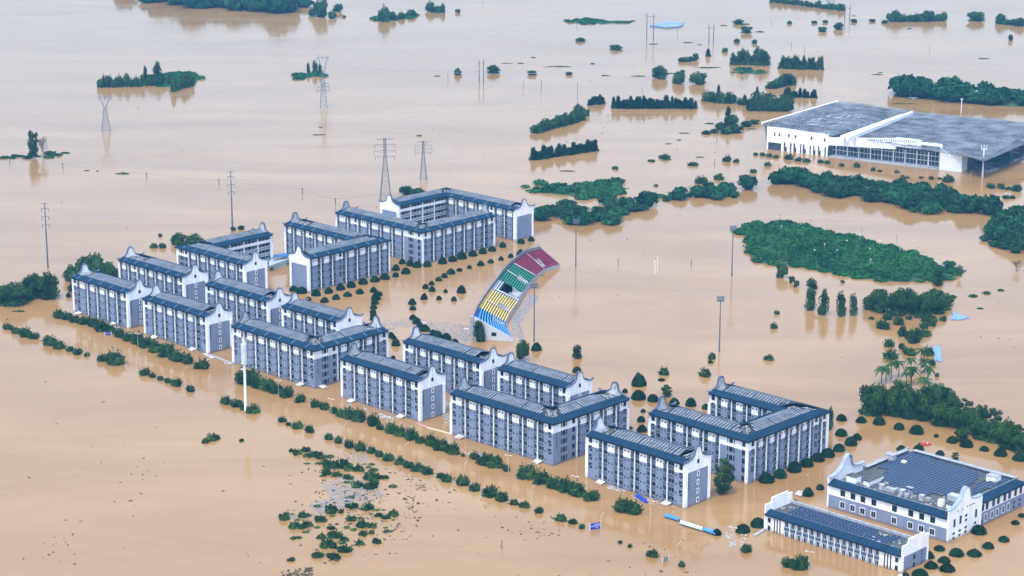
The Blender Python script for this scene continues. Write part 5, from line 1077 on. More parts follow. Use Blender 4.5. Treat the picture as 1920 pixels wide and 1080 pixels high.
#@@PART4
# ---------------------------------------------------------------- pylons, poles, masts
def thing_at(name, px, py, rz, label, cat, group=None): return empty(name, Vector(gp(px, py)), rz, label, cat, group)
def lattice(px, py, h, wb, label, style='arms', rz=.1, sc=1.0):
    e = thing_at('lattice_pylon', px, py, rz, label, 'pylon', 'lattice pylons standing in the flood')
    t = MB(); hw = lambda z: lerp(wb/2, .62*sc, min(1, z/(h*.72)))*(1 if z < h*.72 else 1); n = 13; zs = [h*(i/n)**.9 for i in range(n+1)]
    th = .13*sc
    if style == 'cat': hw = lambda z: lerp(wb/2, .8, min(1, z/(h*.66)))
    top = n if style == 'arms' else int(n*.68)
    for i in range(top):
        a, b = zs[i], zs[i+1]; wa, wb_ = hw(a), hw(b)
        for k in range(4):
            c1 = [(-1, -1), (1, -1), (1, 1), (-1, 1)][k]; c2 = [(-1, -1), (1, -1), (1, 1), (-1, 1)][(k+1) % 4]
            t.bar((c1[0]*wa, c1[1]*wa, a-(1 if i == 0 else 0)), (c1[0]*wb_, c1[1]*wb_, b), th); t.bar((c1[0]*wa, c1[1]*wa, a), (c2[0]*wb_, c2[1]*wb_, b), th*.55); t.bar((c2[0]*wa, c2[1]*wa, a), (c1[0]*wb_, c1[1]*wb_, b), th*.55)
            t.bar((c1[0]*wb_, c1[1]*wb_, b), (c2[0]*wb_, c2[1]*wb_, b), th*.5)
    if style == 'cat':
        z = zs[top]; w0 = hw(z)
        for sx in (-1, 1):
            for sy in (-1, 1): t.bar((sx*w0*.4, sy*w0, z), (sx*2.9, sy*.4, h*.93), th*.9); t.bar((sx*w0, sy*w0, z), (sx*3.6, sy*.4, h*.93), th*.7)
            t.bar((sx*3.3, 0, h*.93), (sx*4.2, 0, h), th)
    t.build('tower_body', STEEL, e)
    if style == 'arms':
        for z, L_ in ((h*.99, 5.6), (h*.90, 5.8), (h*.80, 6.4), (h*.71, 5.6)):
            a = MB(); L_ *= sc
            for sx in (-1, 1): a.bar((0, -.4, z), (sx*L_, 0, z-.2), th*.7); a.bar((0, .4, z), (sx*L_, 0, z-.2), th*.7); a.bar((0, 0, z-(.9 if z < h*.98 else -.1)-.8), (sx*L_, 0, z-.2), th*.7)
            a.build('cross_arm', STEEL, e)
            if z < h*.98:
                for sx in (-1, 1): q = MB(); q.bar((sx*L_, 0, z-.2), (sx*L_, 0, z-2.4), .12*sc); q.build('insulator', STEEL, e)
    else:
        for z, L_ in ((h*.93, 4.4), (h*.44, 3.6), (h*.38, 4.2), (h*.31, 4.8)):
            if h < 30 and z < h*.9: continue
            a = MB(); a.bar((-L_, -.4, z), (L_, -.4, z), th*.8); a.bar((-L_, .4, z), (L_, .4, z), th*.8); a.bar((-L_, 0, z), (0, 0, z+.8), th*.6); a.bar((L_, 0, z), (0, 0, z+.8), th*.6); a.build('cross_arm', STEEL, e)
            for sx in (-1, 0, 1): q = MB(); q.bar((sx*L_, 0, z), (sx*L_, 0, z-2), .12); q.build('insulator', STEEL, e)
    return e
lattice(723, 374, 36.5, 6.4, 'tallest lattice pylon rising behind the farthest dormitory', rz=.15)
lattice(794, 337, 24, 4.0, 'slender lattice pylon right of the tallest one', rz=.2, sc=.85)
lattice(607, 201, 38.6, 5, 'lattice pylon with a forked head beside the pointed islet', 'cat', .1)
lattice(199, 245, 24.5, 6, 'lattice pylon with a forked head below the left tree islet', 'cat', .2)
def monopole(px, py, h, label, rz=.25):
    e = thing_at('power_pole', px, py, rz, label, 'power pole', 'tall steel power poles')
    q = MB(); q.bar((0, 0, -1), (0, 0, h), .5, 8, r2=.22); q.build('pole', STEEL, e)
    for z in (h, h-2.6, h-7, h-11.2):
        a = MB(); L_ = 1.7 if z < h else 2.0; a.bar((-L_, 0, z-.1), (L_, 0, z-.1), .16); a.build('cross_arm', STEEL, e)
        if z < h:
            for sx in (-1, 1): i_ = MB(); i_.bar((sx*L_, 0, z-.1), (sx*L_, 0, z-2), .13); i_.build('insulator', STEEL, e)
monopole(90, 502, 34, 'tall steel power pole with short arms at the left edge'); monopole(436, 432, 33, 'tall steel power pole with short arms above the gallery-wing dormitory')
def hframe(px, py, px2, py2, h, label):
    p = gp(px, py); p2 = gp(px2, py2); d = Vector(p2-p); e = empty('twin_power_pole', Vector(p), 0, label, 'power pole', 'twin-legged power poles in the far water')
    for o_ in (Vector((0, 0, 0)), d):
        q = MB(); q.bar(o_-Vector((0, 0, 1)), o_+Vector((0, 0, h)), .5, 6, r2=.3); q.build('pole', STEEL, e)
    q = MB(); q.bar(-d*.35+Vector((0, 0, h-2)), d*1.35+Vector((0, 0, h-2)), .22); q.bar(Vector((0, 0, h)), -d*.2+Vector((0, 0, h+1.5)), .15); q.bar(d+Vector((0, 0, h)), d*1.2+Vector((0, 0, h+1.5)), .15); q.build('cross_arm', STEEL, e)
hframe(1212.5, 71, 1225, 72.5, 21, 'twin power pole in front of the pale blue roof at the top centre'); hframe(1329, 80, 1337.5, 80, 14.5, 'twin power pole right of the low bank in the upper right'); hframe(898.5, 153, 906.6, 153, 16, 'twin power pole between two low tree clumps')
hframe(1584, 37, 1593, 38, 13, 'twin power pole at the end of the slanting tree row'); hframe(1552, 9, 1562, 10, 6, 'twin pole tops at the very top edge')
def fpole(px, py, h, label, head=True):
    e = thing_at('floodlight_mast', px, py, 0, label, 'floodlight mast', 'floodlight masts around the flooded sports field')
    q = MB(); q.bar((0, 0, -1), (0, 0, h), .38, 8, r2=.2); q.build('mast', STEEL, e)
    a = MB()
    for z in (h, h+.8, h+1.6): a.bar((-1.6, 0, z), (1.6, 0, z), .12)
    a.box(-1.7, 1.7, -.3, .3, h-.6, h-.45); a.build('frame', STEEL, e)
    for z in (h, h+.8, h+1.6):
        for k in range(4): l = MB(); x = -1.3+k*.87; l.box(x-.3, x+.3, -.35, .1, z-.3, z+.3); l.build('floodlight', RAIL, e)
fpole(1348.5, 660, 24, 'floodlight mast nearest to the U-shaped dormitory'); fpole(1372, 518, 24.5, 'floodlight mast at the left tip of the scrub island'); fpole(1079.5, 500, 23.5, 'floodlight mast right of the red end of the grandstand'); fpole(1001.5, 640, 25.5, 'floodlight mast in front of the yellow and grey seats')
def bigmast():
    e = thing_at('communication_mast', 461, 772, 0, 'tall white communication mast with a drum-shaped head before the left L-shaped dormitory', 'mast')
    q = MB(); q.bar((0, 0, -1), (0, 0, 31), .62, 14, r2=.42); q.build('pole', LPOST, e)
    d = MB(); d.bar((0, 0, 20.5), (0, 0, 29), 1.25, 16); d.build('antenna_shroud', mat('shroud', (.55, .60, .60), .6, var=.25, scale=.5), e)
    for a in range(3): r_ = MB(); t = a*2.1; r_.bar((.5*math.cos(t), .5*math.sin(t), 29), (1.3*math.cos(t), 1.3*math.sin(t), 31.5), .12); r_.build('antenna', LPOST, e)
    f = MB(); f.bar((0, 0, 18.6), (-1.8, 0, 18.0), .14); f.build('side_bracket', LPOST, e)
bigmast()
e = thing_at('floodlight_mast', 1842, 333, 0, 'white mast with a forked lamp head right of the exhibition hall', 'floodlight mast', 'white masts near the hall'); q = MB(); q.bar((0, 0, -1), (0, 0, 18), .5, 8, r2=.35); q.build('mast', LPOST, e)
q = MB(); q.bar((-1.6, 0, 17.6), (1.6, 0, 17.6), .22); [q.bar((x, 0, 17.6), (x*1.2, 0, 20.4), .2) for x in (-1.4, 0, 1.4)]; q.build('lamp_head', LPOST, e)
for (x, y, h, lb) in ((1802, 212, 10, 'thin white pole in the water behind the hall'), (1829, 193, 9, 'thin white pole against the far wood')):
    e = thing_at('white_pole', x, y, 0, lb, 'pole', 'thin white poles beyond the hall'); q = MB(); q.bar((0, 0, -1), (0, 0, h), .3, 6); q.build('pole', LPOST, e); q = MB(); q.bar((-1, 0, h), (1, 0, h), .2); q.build('lamp_head', LPOST, e)
# street lamps
LGREY = mat('lamp_grey', (.45, .43, .41), .6)
lm = MB(); lm.bar((0, 0, -1), (0, 0, 7.6), .07, 6, r2=.06); LAMP_P = lm.mesh('post', [LGREY])
lm = MB(); lm.bar((0, 0, 7.6), (.35, .15, 8.3), .065, 6); lm.bar((.35, .15, 8.3), (1.1, .5, 8.9), .06, 6); lm.bar((1.1, .5, 8.9), (1.9, .85, 9.2), .06, 6); LAMP_A = lm.mesh('arm', [LGREY])
lm = MB(); lm.box(1.8, 2.5, .75, 1.05, 9.1, 9.26); LAMP_H = lm.mesh('lamp_head', [RAIL])
outer = [(165, 671), (257, 696), (346, 727), (541, 795), (646, 833), (759, 874), (870, 910), (996, 956), (1125.5, 1010), (1269, 1064), (440, 763)]
for i, (x, y) in enumerate(sorted(outer)):
    e = thing_at('street_lamp', x, y, .2, orw(i+1)+' single-arm street lamp from the left along the outer road', 'street lamp', 'single-arm lamps along the outer road')
    for nm, me in (('post', LAMP_P), ('arm', LAMP_A), ('lamp_head', LAMP_H)): inst(nm, me, (0, 0, 0), 0, None, e)
lm = MB(); lm.bar((0, 0, -1), (0, 0, 6.6), .09, 6, r2=.07); L2P = lm.mesh('post', [LGREY]); lm = MB(); lm.bar((-1.1, 0, 6.6), (1.1, 0, 6.6), .09, 6); L2A = lm.mesh('arm', [LGREY]); lm = MB(); lm.box(-.35, .35, -.12, .12, 0, .14); L2H = lm.mesh('lamp_head', [LPOST])
for i, (x, y) in enumerate(sorted([(259, 652), (427, 709), (522, 741), (621, 777), (727, 811), (953, 885), (1078, 925), (1220, 972), (1516, 1069), (1374, 1023)])):
    e = thing_at('street_lamp', x, y, -.5, orw(i+1)+' T-headed street lamp from the left along the inner road', 'street lamp', 'T-headed lamps along the inner road')
    inst('post', L2P, (0, 0, 0), 0, None, e); inst('arm', L2A, (0, 0, 0), 0, None, e)
    for sx in (-1.2, 1.2): inst('lamp_head', L2H, (sx, 0, 6.6), 0, None, e)
for i, (x, y, h) in enumerate([(1372-0, 286, 10), (1323, 289, 8), (1405, 272, 10), (1333, 268, 5), (1268, 297, 5), (1819, 347-6, 6), (1473, 330, 6)]):
    e = thing_at('street_lamp', x, y, .4, orw(i+1)+' distant street lamp in the water around the hall', 'street lamp', 'distant street lamps near the hall'); e.scale = (1, 1, h/9)
    for nm, me in (('post', LAMP_P), ('arm', LAMP_A)): inst(nm, me, (0, 0, 0), 0, None, e)
for i, (x, y) in enumerate([(1465,434),(1546,468),(1569,479),(1612,450),(1631,476),(1649,461),(1687,475),(1714,461),(1527,479),(1632,497),(1587,461),(1463,412),(1520,423),(1616,438),(1681,451)]):
    e = empty('park_lamp', Vector(gp(x, y, 2.6)), 0, orw(i+1)+' park lamp poking from the scrub of the big green island', 'lamp', 'park lamps on the scrub island'); q = MB(); q.bar((0, 0, -1.5), (0, 0, 3.0), .08, 6); q.build('post', LGREY if i < 11 else RAIL, e)
    q = MB(); q.box(-.45, .45, -.2, .2, 2.95, 3.1); q.build('lamp_head', LPOST if i < 11 else RAIL, e)
# small wooden poles carrying a low line
PL = [(18.5, 307), (118, 317), (275, 335), (410.7, 347), (567, 364), (629, 383)]
for i, (x, y) in enumerate(PL):
    e = thing_at('low_pole', x, y, 0, orw(i+1)+' pole from the left on the low line crossing the left water', 'power pole', 'low line of poles in the left water'); q = MB(); q.bar((0, 0, -1), (0, 0, 3.6), .22, 6); q.build('pole', DEBR, e); q = MB(); q.bar((-.9, 0, 3.3), (.9, 0, 3.3), .12); q.build('cross_arm', DEBR, e)
for i, (x, y, h) in enumerate([(1082.5, 185, 12), (905-0, 9, 3), (1159, 497, 3.5), (1296, 500, 4), (1014.5, 172, 6), (1015, 163, 5), (981, 167, 6), (1344, 268-2, 7), (1508, 98, 5), (1484, 89, 4), (1743, 93, 4), (1204, 176, 5), (840, 152, 6), (1082, 48, 5), (1270, 64, 6), (1446, 46, 4), (1119, 187+20, 7), (1340, 310, 4), (941, 1032-3, 3.2)]):
    q = MB(); q.bar((0, 0, -1), (0, 0, h), .2, 6); o = q.build('bare_pole', STEEL, None, Vector(gp(x, y))); tag(o, orw(i+1)+' thin bare pole standing alone in open water', 'pole', 'thin bare poles in open water')
# flag masts
for i, (x, y, fl) in enumerate(((1226.5, 513, True), (1229, 513, False), (1232.5, 513, False))):
    e = thing_at('flag_pole', x, y, 0, ['flag pole with a small red flag on the drowned field', 'middle flag pole beside the red flag', 'right-hand flag pole beside the red flag'][i], 'flag pole', 'flag poles on the drowned field')
    q = MB(); q.bar((0, 0, -1), (0, 0, 9.3), .11, 6); q.build('pole', LPOST, e)
    if fl: q = MB(); q.add([(0, 0, 9.2), (.9, .1, 8.0), (.55, .15, 6.9), (0, 0, 7.6)], [(0, 1, 2, 3), (3, 2, 1, 0)]); q.build('flag', mat('flag_red', (.5, .02, .02), .6), e)
# overhead wires
def wire(pts, sag, label, r=.05):
    for k, (a, b) in enumerate(zip(pts[:-1], pts[1:])):
        a = Vector(a); b = Vector(b)
        for j in range(14):
            t0, t1 = j/14, (j+1)/14; z = lambda t: -sag*4*t*(1-t); WQ.bar(a.lerp(b, t0)+Vector((0, 0, z(t0))), a.lerp(b, t1)+Vector((0, 0, z(t1))), r, 3)
def gz(x, y, z): return Vector(gp(x, y))+Vector((0, 0, z))
WIREM = mat('wire', (.25, .27, .3), .5)
for dx, zz in ((-1.7, 31), (1.7, 31), (-1.7, 26.8), (1.7, 26.8), (-1.7, 22.5), (1.7, 22.5)):
    WQ = MB(); o_ = Vector((dx, 0, 0)); wire([gz(-260, 640, zz)+o_, gz(90, 502, zz)+o_, gz(436, 432, zz-1)+o_, gz(860, 350, zz)+o_], 7, '', .035); tag(WQ.build('power_line', WIREM), '%s %s wire strung between the two tall steel poles at the left' % ('left-hand' if dx < 0 else 'right-hand', {31: 'top', 26.8: 'middle', 22.5: 'bottom'}[zz]), 'power line', 'wires between the steel poles')
WQ = MB(); wire([gz(x, y, 3.3) for x, y in PL]+[gz(723, 374, 4)], .8, '', .06); tag(WQ.build('power_line', mat('wire_dark', (.1, .1, .11), .5)), 'low sagging wire running along the short poles in the left water', 'power line')
for dx, f in ((-5, .93), (5, .93), (0, .93)):
    WQ = MB(); o_ = Vector((dx, 0, 0)); wire([gz(-220, 330, 24)+o_, gz(199, 245, 22.5)+o_, gz(607, 201, 35)+o_, gz(1160, 175, 20)+o_], 8, '', .05); tag(WQ.build('power_line', WIREM), '%s faint high wire joining the two forked-head pylons' % {-5: 'left-hand', 5: 'right-hand', 0: 'middle'}[dx], 'power line', 'wires between the forked pylons')
# ---------------------------------------------------------------- odds and ends on the water
def slabthing(name, pts, z, t, m_, label, cat):
    P = [gp(x, y, z) for x, y in pts]; c = sum(P)/len(P); q = MB(); q.slab([tuple(p-np.array([c[0], c[1], 0])) for p in P], t); return tag(q.build(name, m_, None, (c[0], c[1], 0)), label, cat)
root = empty('covered_walkway', Vector(gp(1290, 982)), 0, 'drowned walkway roof, blue and pale blue, floating level with the water', 'walkway roof')
def sub(name, pts, z, t, m_, root):
    P = [gp(x, y, z) for x, y in pts]; q = MB(); q.slab([tuple(p-np.array([root.location.x, root.location.y, 0])) for p in P], t); q.build(name, m_, root)
sub('blue_roof_panel', [(1246, 967), (1272, 975), (1273, 970), (1248, 962)], .9, .3, mat('awning_blue', (.05, .25, .62), .5, var=.2), root); sub('pale_roof_panel', [(1274, 980), (1316, 993), (1318, 988), (1276, 975)], .9, .3, mat('awning_pale', (.42, .62, .80), .5, var=.1), root)
sub('blue_roof_panel', [(1318, 993), (1341, 1001), (1343, 995), (1320, 988)], .9, .3, MATS['awning_blue'], root); 
for x, y in ((1248, 967), (1274, 979), (1318, 992)): q = MB(); p = gp(x, y); q.bar((p[0]-root.location.x, p[1]-root.location.y, -1), (p[0]-root.location.x, p[1]-root.location.y, .9), .15); q.build('post', NAVY, root)
slabthing('tarpaulin', [(1190, 929), (1211, 943), (1216, 938), (1196, 925)], .35, .25, TARP, 'bright blue tarpaulin floating at the foot of the nearest dormitory', 'tarpaulin')
slabthing('floating_sheet', [(1490, 926), (1502, 930), (1512, 921), (1497, 919)], .4, .2, WHITE, 'white panel floating beside the round bush behind the low hall', 'panel')
for i, (x, y, s_) in enumerate([(1374, 1021, 6), (1371, 1004, 3), (1373, 994, 3.5), (1391, 1003, 2.5), (1224, 963, 1.8), (1301, 1078, 1.5), (1240, 906, 2), (1512, 891, 2), (796, 605, 6), (875, 617, 6), (1370, 1026, 3)]):
    p = gp(x, y); k = s_/ppm(x, y); q = MB(); q.slab([(-k, -k*.8, .12), (k*.8, -k, .15), (k, k*.7, .12), (-k*.7, k, .14)], .12); tag(q.build('floating_sheet', WHITE, None, p), orw(i+1)+' scrap of white sheet adrift on the brown water', 'sheet', 'scraps of white sheet')
slabthing('blue_sheeting', [(1757, 672), (1765, 674), (1763, 650), (1751, 648), (1750, 660)], .5, .3, SHEETB, 'bright blue roof sheet in open water right of the palm grove', 'blue sheet'); slabthing('blue_sheeting', [(1751, 674), (1766, 677), (1765, 668), (1752, 667)], .4, .3, SHEETB, 'smaller blue sheet just below the first one by the palms', 'blue sheet')
slabthing('blue_sheeting', [(1782, 598), (1800, 599), (1818, 595), (1800, 590), (1785, 583), (1788, 592)], .4, .3, SHEETB, 'torn blue sheeting beside the trailing scrub at the right', 'blue sheet'); slabthing('pale_blue_roof', [(1218, 47), (1250, 51), (1278, 48), (1282, 42), (1250, 40)], 1.2, 1, mat('far_roof', (.20, .32, .52), .6, var=.4, scale=.05), 'pale blue drowned shed roof at the top centre', 'roof')
slabthing('walkway_bridge', [(504, 499), (545, 484), (545, 478), (504, 490)], 3.2, 1.2, mat('bridge_deck', (.36, .42, .46), .7, var=.2), 'flat grey footbridge between the gallery dormitory and its neighbour', 'footbridge')
slabthing('walkway_awning', [(503, 484), (540, 479), (538, 474), (503, 479)], 5.0, .4, mat('awning_navy', (.03, .12, .33), .5), 'blue awning along the far side of the grey footbridge', 'awning')
def ledge(pts, label, m_=None, wd=1.2, z=.35):
    P = [Vector(gp(x, y)) for x, y in pts]; q = MB(); o = P[0]
    for a, b in zip(P[:-1], P[1:]):
        d = (b-a).normalized(); n_ = Vector((-d.y, d.x, 0))*wd/2; q.slab([tuple(a-o-n_+Vector((0, 0, z))), tuple(b-o-n_+Vector((0, 0, z))), tuple(b-o+n_+Vector((0, 0, z))), tuple(a-o+n_+Vector((0, 0, z)))], 1)
    return tag(q.build('wall_top', m_ or CONC, None, o), label, 'wall')
ledge([(391, 665), (437, 683)], 'thin wall top between the second block and the left L-shaped block'); ledge([(383, 664), (400, 672)], 'white slab at the corner of the second front dormitory', WHITE, 2); ledge([(780, 794), (800, 802)], 'red-edged white slab at the corner of the middle straight dormitory', mat('red_white', (.45, .22, .25), .6), .8)
ledge([(800, 802), (848, 815)], 'yellowish wall top running right from the red-edged slab', mat('wall_yellow', (.55, .48, .33), .7), .7); ledge([(1415, 1005), (1437, 991)], 'grey wall top leading to the left end of the stepped hall', CONC, 1.2); ledge([(1692, 1078), (1672, 1092)], 'white wall top at the front corner of the stepped hall', WHITE, 1.5); ledge([(830, 780), (851, 786)], 'thin wall top behind the middle straight dormitory', CONC, .5)
# road signs
def sign(px, py, w_, h_, z, rz, label, lines, m_=None):
    e = thing_at('road_sign', px, py, rz, label, 'road sign', 'blue road signs in the flood'); q = MB(); q.box(-w_/2, w_/2, -.08, .08, z, z+h_); q.build('sign_panel', m_ or mat('sign_blue', (.01, .04, .36), .4), e)
    for x in (-w_/2-.15, w_/2+.15): q = MB(); q.bar((x, 0, -1), (x, 0, z+h_+.1), .12, 6); q.build('post', LPOST, e)
    q = MB(); r_ = random.Random(3)
    for (x0, x1, zc, hh) in lines:
        x = x0
        while x < x1:
            g = hh*.9; q.box(x, x+g*.2, -.1, -.08, zc-hh/2, zc+hh/2); q.box(x, x+g*.8, -.1, -.08, zc+hh*.25, zc+hh*.42); q.box(x+g*.2, x+g*.8, -.1, -.08, zc-hh*.1, zc+hh*.05)
            if r_.random() < .6: q.box(x+g*.55, x+g*.75, -.1, -.08, zc-hh/2, zc+hh*.25)
            x += hh*1.15
    q.build('sign_lettering', WHITE, e)
sign(1116, 993, 4.0, 2.3, .25, .5, 'large blue road sign with white writing beside a street lamp', [(-.3, 1.6, 2.05, .38), (-1.7, 1.7, 1.45, .48), (-.2, 1.2, .75, .34)])
sign(203, 629, 2.6, 1.3, .3, .35, 'small half-drowned blue road sign by the dense hedge', [(-1.1, 1.1, 1.1, .4)])
sign(1248, 1053, 2.2, 1.6, .15, .6, 'grey slatted sign frame standing in the lower right water', [], mat('sign_grey', (.3, .24, .24), .8, var=.6, scale=2))
# red rescue boat
def boat():
    e = thing_at('rescue_boat', 1733, 834, .25, 'small red rescue boat trailing a wake behind the canteen', 'boat')
    RED = mat('boat_red', (.45, .03, .03), .5); q = MB(); P = []
    for k in range(13):
        t = -PI/2+PI*k/12; P.append((1.6+1.0*math.cos(t), .8*math.sin(t)))
    path = [(-2.0, -.8)]+P+[(-2.0, .8), (-2.0, -.8)]
    for a, b in zip(path[:-1], path[1:]): q.bar((a[0], a[1], .35), (b[0], b[1], .35), .3, 8)
    q.build('tube', RED, e); q = MB(); q.add([(-2, -.8, .2), (1.8, -.8, .2), (2.5, 0, .2), (1.8, .8, .2), (-2, .8, .2)], [(0, 1, 2, 3, 4)]); q.build('floor', RAFT, e); q = MB(); q.box(-2.5, -2.0, -.2, .2, .1, 1.1); q.build('outboard_motor', NAVY, e)
    return e
be = boat()
def person(loc, rz, shirt, label):
    import bmesh
    J = [(0, 0, .45), (0, 0, .75), (0, 0, 1.0), (0, 0, 1.1), (0, .02, 1.27), (.2, 0, .98), (.27, .15, .75), (.18, .38, .68), (-.2, 0, .98), (-.27, .15, .75), (-.18, .38, .68), (.1, .02, .45), (.13, .42, .48), (.13, .45, .1), (-.1, .02, .45), (-.13, .42, .48), (-.13, .45, .1)]
    R_ = [.15, .14, .14, .06, .11, .06, .045, .035, .06, .045, .035, .09, .07, .05, .09, .07, .05]
    E_ = [(0, 1), (1, 2), (2, 3), (3, 4), (2, 5), (5, 6), (6, 7), (2, 8), (8, 9), (9, 10), (0, 11), (11, 12), (12, 13), (0, 14), (14, 15), (15, 16)]
    me = bpy.data.meshes.new('person'); me.from_pydata(J, E_, []); me.materials.append(shirt); o = bpy.data.objects.new('person', me); COL.objects.link(o); o.location = loc; o.rotation_euler = (0, 0, rz)
    bm = bmesh.new(); bm.from_mesh(me); ly = bm.verts.layers.skin.verify()
    bm.verts.ensure_lookup_table()
    for v, r_ in zip(bm.verts, R_): v[ly].radius = (r_, r_)
    bm.verts[0][ly].use_root = True; bm.to_mesh(me); bm.free(); o.modifiers.new('skin', 'SKIN'); o.modifiers.new('sub', 'SUBSURF').levels = 1
    tag(o, label, 'person', 'people in the rescue boat')
bl = be.location
for k, (dx, dy, c, lb) in enumerate(((-1.2, 0, (.5, .03, .02), 'person seated at the stern of the red boat in a red life vest'), (.1, .35, (.55, .1, .05), 'person seated mid-boat in an orange life vest'), (1.0, -.3, (.7, .68, .7), 'person seated at the bow of the red boat in pale clothes'))):
    person((bl.x+dx, bl.y+dy, .0), -1.2, mat('clothing_%s' % 'abc'[k], c, .8), lb)
# ---------------------------------------------------------------- floating rubbish
def debris(regs, n, smin, smax, M, name, label, seed, zt=.12, elong=3):
    rng = np.random.RandomState(seed); V = []; F = []
    for poly, cnt in regs:
        xs = [p[0] for p in poly]; ys = [p[1] for p in poly]; k = 0; tries = 0
        cl = [(rng.uniform(min(xs), max(xs)), rng.uniform(min(ys), max(ys))) for _ in range(max(3, cnt//40))]
        while k < cnt and tries < cnt*30:
            tries += 1
            if rng.uniform() < .55: c = cl[rng.randint(len(cl))]; x, y = c[0]+rng.normal(0, (max(xs)-min(xs))*.05+1), c[1]+rng.normal(0, (max(ys)-min(ys))*.06+.6)
            else: x, y = rng.uniform(min(xs), max(xs)), rng.uniform(min(ys), max(ys))
            if not pin(x, y, poly): continue
            k += 1; p = gp(x, y); a = rng.uniform(0, PI); L_ = rng.uniform(smin, smax)*rng.choice([.6, 1, 1, 1.6]); w_ = L_/rng.uniform(1.1, elong); m_ = 6; o = len(V); z = rng.uniform(.03, zt)
            for j in range(m_):
                t = 2*PI*j/m_; r_ = rng.uniform(.5, 1.1); u, v = L_*r_*math.cos(t)/2, w_*r_*math.sin(t)/2; V.append((p[0]+u*math.cos(a)-v*math.sin(a), p[1]+u*math.sin(a)+v*math.cos(a), z))
            o2 = len(V)
            for j in range(m_): V.append((V[o+j][0], V[o+j][1], -.1))
            for j in range(1, m_-2, 2): F.append((o, o+j, o+j+1, o+j+2))
            for j in range(m_): F.append((o+j, o2+j, o2+(j+1) % m_, o+(j+1) % m_))
    me = npmesh(name, np.array(V), np.array(F), [M]); return tag(inst(name, me, (0, 0, 0)), label, 'debris', None, 'stuff')
WH = [(0, 40), (1920, 40), (1920, 760), (1400, 720), (1000, 640), (600, 440), (0, 440)]
debris([([(0, 640), (500, 850), (520, 1080), (0, 1080)], 75), ([(740, 900), (1250, 1020), (1400, 1080), (760, 1080)], 85), (WH, 320), ([(560, 20), (1400, 20), (1500, 330), (900, 330)], 220)], 0, .3, 1.3, DEBR, 'floating_debris', 'dark scraps of driftwood and weed scattered over the brown water', 5, .25, 4)
debris([([(740, 600), (790, 598), (890, 612), (895, 640), (862, 646), (800, 612), (745, 615)], 1700), ([(690, 600), (745, 600), (745, 625), (700, 618)], 260), ([(962, 628), (957, 600), (985, 563), (1000, 548), (1010, 560), (985, 590), (975, 610), (985, 640)], 2200)], 0, .3, 1.2, DEBG, 'rubbish_film', 'grey film of small rubbish around the grandstand and the curving bush chain', 6, .08, 2)
debris([([(600, 905), (640, 895), (700, 905), (722, 930), (690, 945), (620, 935)], 1500), ([(575, 945), (650, 930), (665, 945), (600, 965)], 900), ([(535, 965), (600, 960), (590, 972), (540, 975)], 200), ([(640, 850), (690, 846), (700, 862), (650, 868)], 160)], 0, .25, 1.1, DEBG, 'rubbish_film', 'grey mats of rubbish among the low shrubs at the lower left', 7, .12, 2.5)
debris([([(540, 845), (740, 850), (800, 960), (750, 1040), (600, 1060), (540, 1000)], 420), ([(526, 1072), (586, 1062), (588, 1085), (530, 1085)], 220), ([(740, 880), (860, 920), (830, 960), (760, 940)], 60)], 0, .3, 1.5, DEBR, 'drift_rubbish', 'dark twigs and branches tangled between the low shrubs', 8, .35, 4)
debris([([(1150, 895), (1275, 950), (1262, 962), (1140, 915)], 200), ([(860, 833), (930, 862), (918, 870), (850, 840)], 130), ([(655, 752), (780, 800), (760, 803), (650, 762)], 90), ([(145, 588), (235, 618), (225, 622), (140, 594)], 90), ([(832, 745), (848, 770), (845, 800), (832, 790)], 60), ([(1360, 990), (1400, 1000), (1390, 1040), (1355, 1020)], 40)], 0, .3, 1.3, RAFT, 'pale_rubbish', 'pale litter gathered at the feet of the front-row dormitories', 9, .2, 2)
rows = []
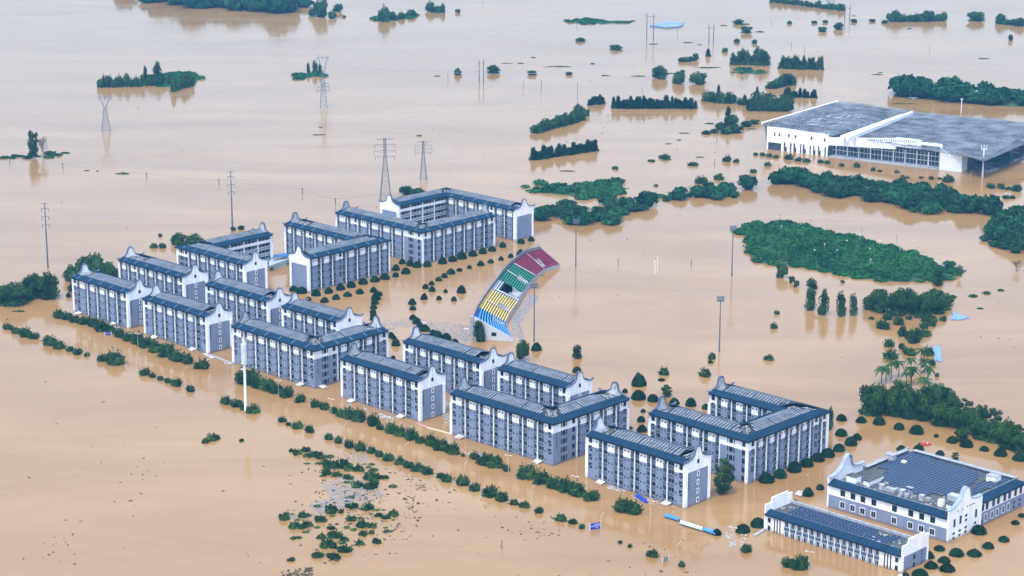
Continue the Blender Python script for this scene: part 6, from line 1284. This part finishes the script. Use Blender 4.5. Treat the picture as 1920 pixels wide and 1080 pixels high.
for (x0, y0, x1, y1, n) in ((1446, 572, 1400, 800, 12), (1588, 600, 1578, 760, 14), (1530, 415, 1880, 480, 8), (1620, 330+50, 1800, 470, 5)):
    for i in range(n): t = (i+.5)/n; rows.append((lerp(x0, x1, t), lerp(y0, y1, t)))
# ragged little weed rafts in the far water
RAFTS = [(1103,40,24,4),(1260,138,50,3),(1197,143,30,3),(1395,46,22,5),(1110,120,12,4),(1048,125,52,3),(1330,127,40,4),(975,119,18,3),(1000,108,10,3),(950,119,20,2),(1133,142,24,3),(1312,84,10,2),(1225,83,16,3),(1160,95,20,3),(820,143,14,3),(1380,136,22,4),(1060,321,44,3),(786,255,12,4),(598,253,26,3),(600,239,10,2),(230,326,28,5),(163,320,10,2),(182,321,8,2),(1410,242,18,3),(1253,270,12,3),(1272,263,14,3),(1330,232,20,4),(1250,300,20,4),(1310,295,24,3),(1645,140,24,3),(1705,54,10,3),(1600,30,12,2),(1650,136,10,2),(1695,195,44,3),(1590,200,60,3),(1560,233,24,3),(1290,80,18,3),(1355,48,20,3),(1425,60,18,4),(1845,110,20,3),(1280,250,30,3),(35,584,26,4),(395,824,26,7),(1875,545,20,6)]
for i, (x, y, w_, h_) in enumerate(RAFTS):
    s_ = ppm(x, y); r_ = w_/s_/2; o = inst('weed_raft', LOW[i % 3], Vector(gp(x, y)), 0, (r_, max(1.5, h_/s_*1.3), max(.8, h_/s_*.9)/.45*.5)); tag(o, orw(i+1)+' low raft of weed afloat in the open water', 'weed raft', 'weed rafts in the open water')
# ---------------------------------------------------------------- haze
q = MB(); q.box(-2600, 2600, -80, 4200, -1.0, 300.0); HM = bpy.data.materials.new('haze_air'); HM.use_nodes = True; n = HM.node_tree; n.nodes.remove(n.nodes['Principled BSDF'])
pv = n.nodes.new('ShaderNodeVolumePrincipled'); pv.inputs['Color'].default_value = (.20, .60, 1, 1); pv.inputs['Density'].default_value = 0.000078; pv.inputs['Anisotropy'].default_value = 0.2
n.links.new(pv.outputs[0], n.nodes['Material Output'].inputs['Volume']); tag(q.build('haze', HM), 'thin pale haze over the flood plain', kind='stuff')
#@@END
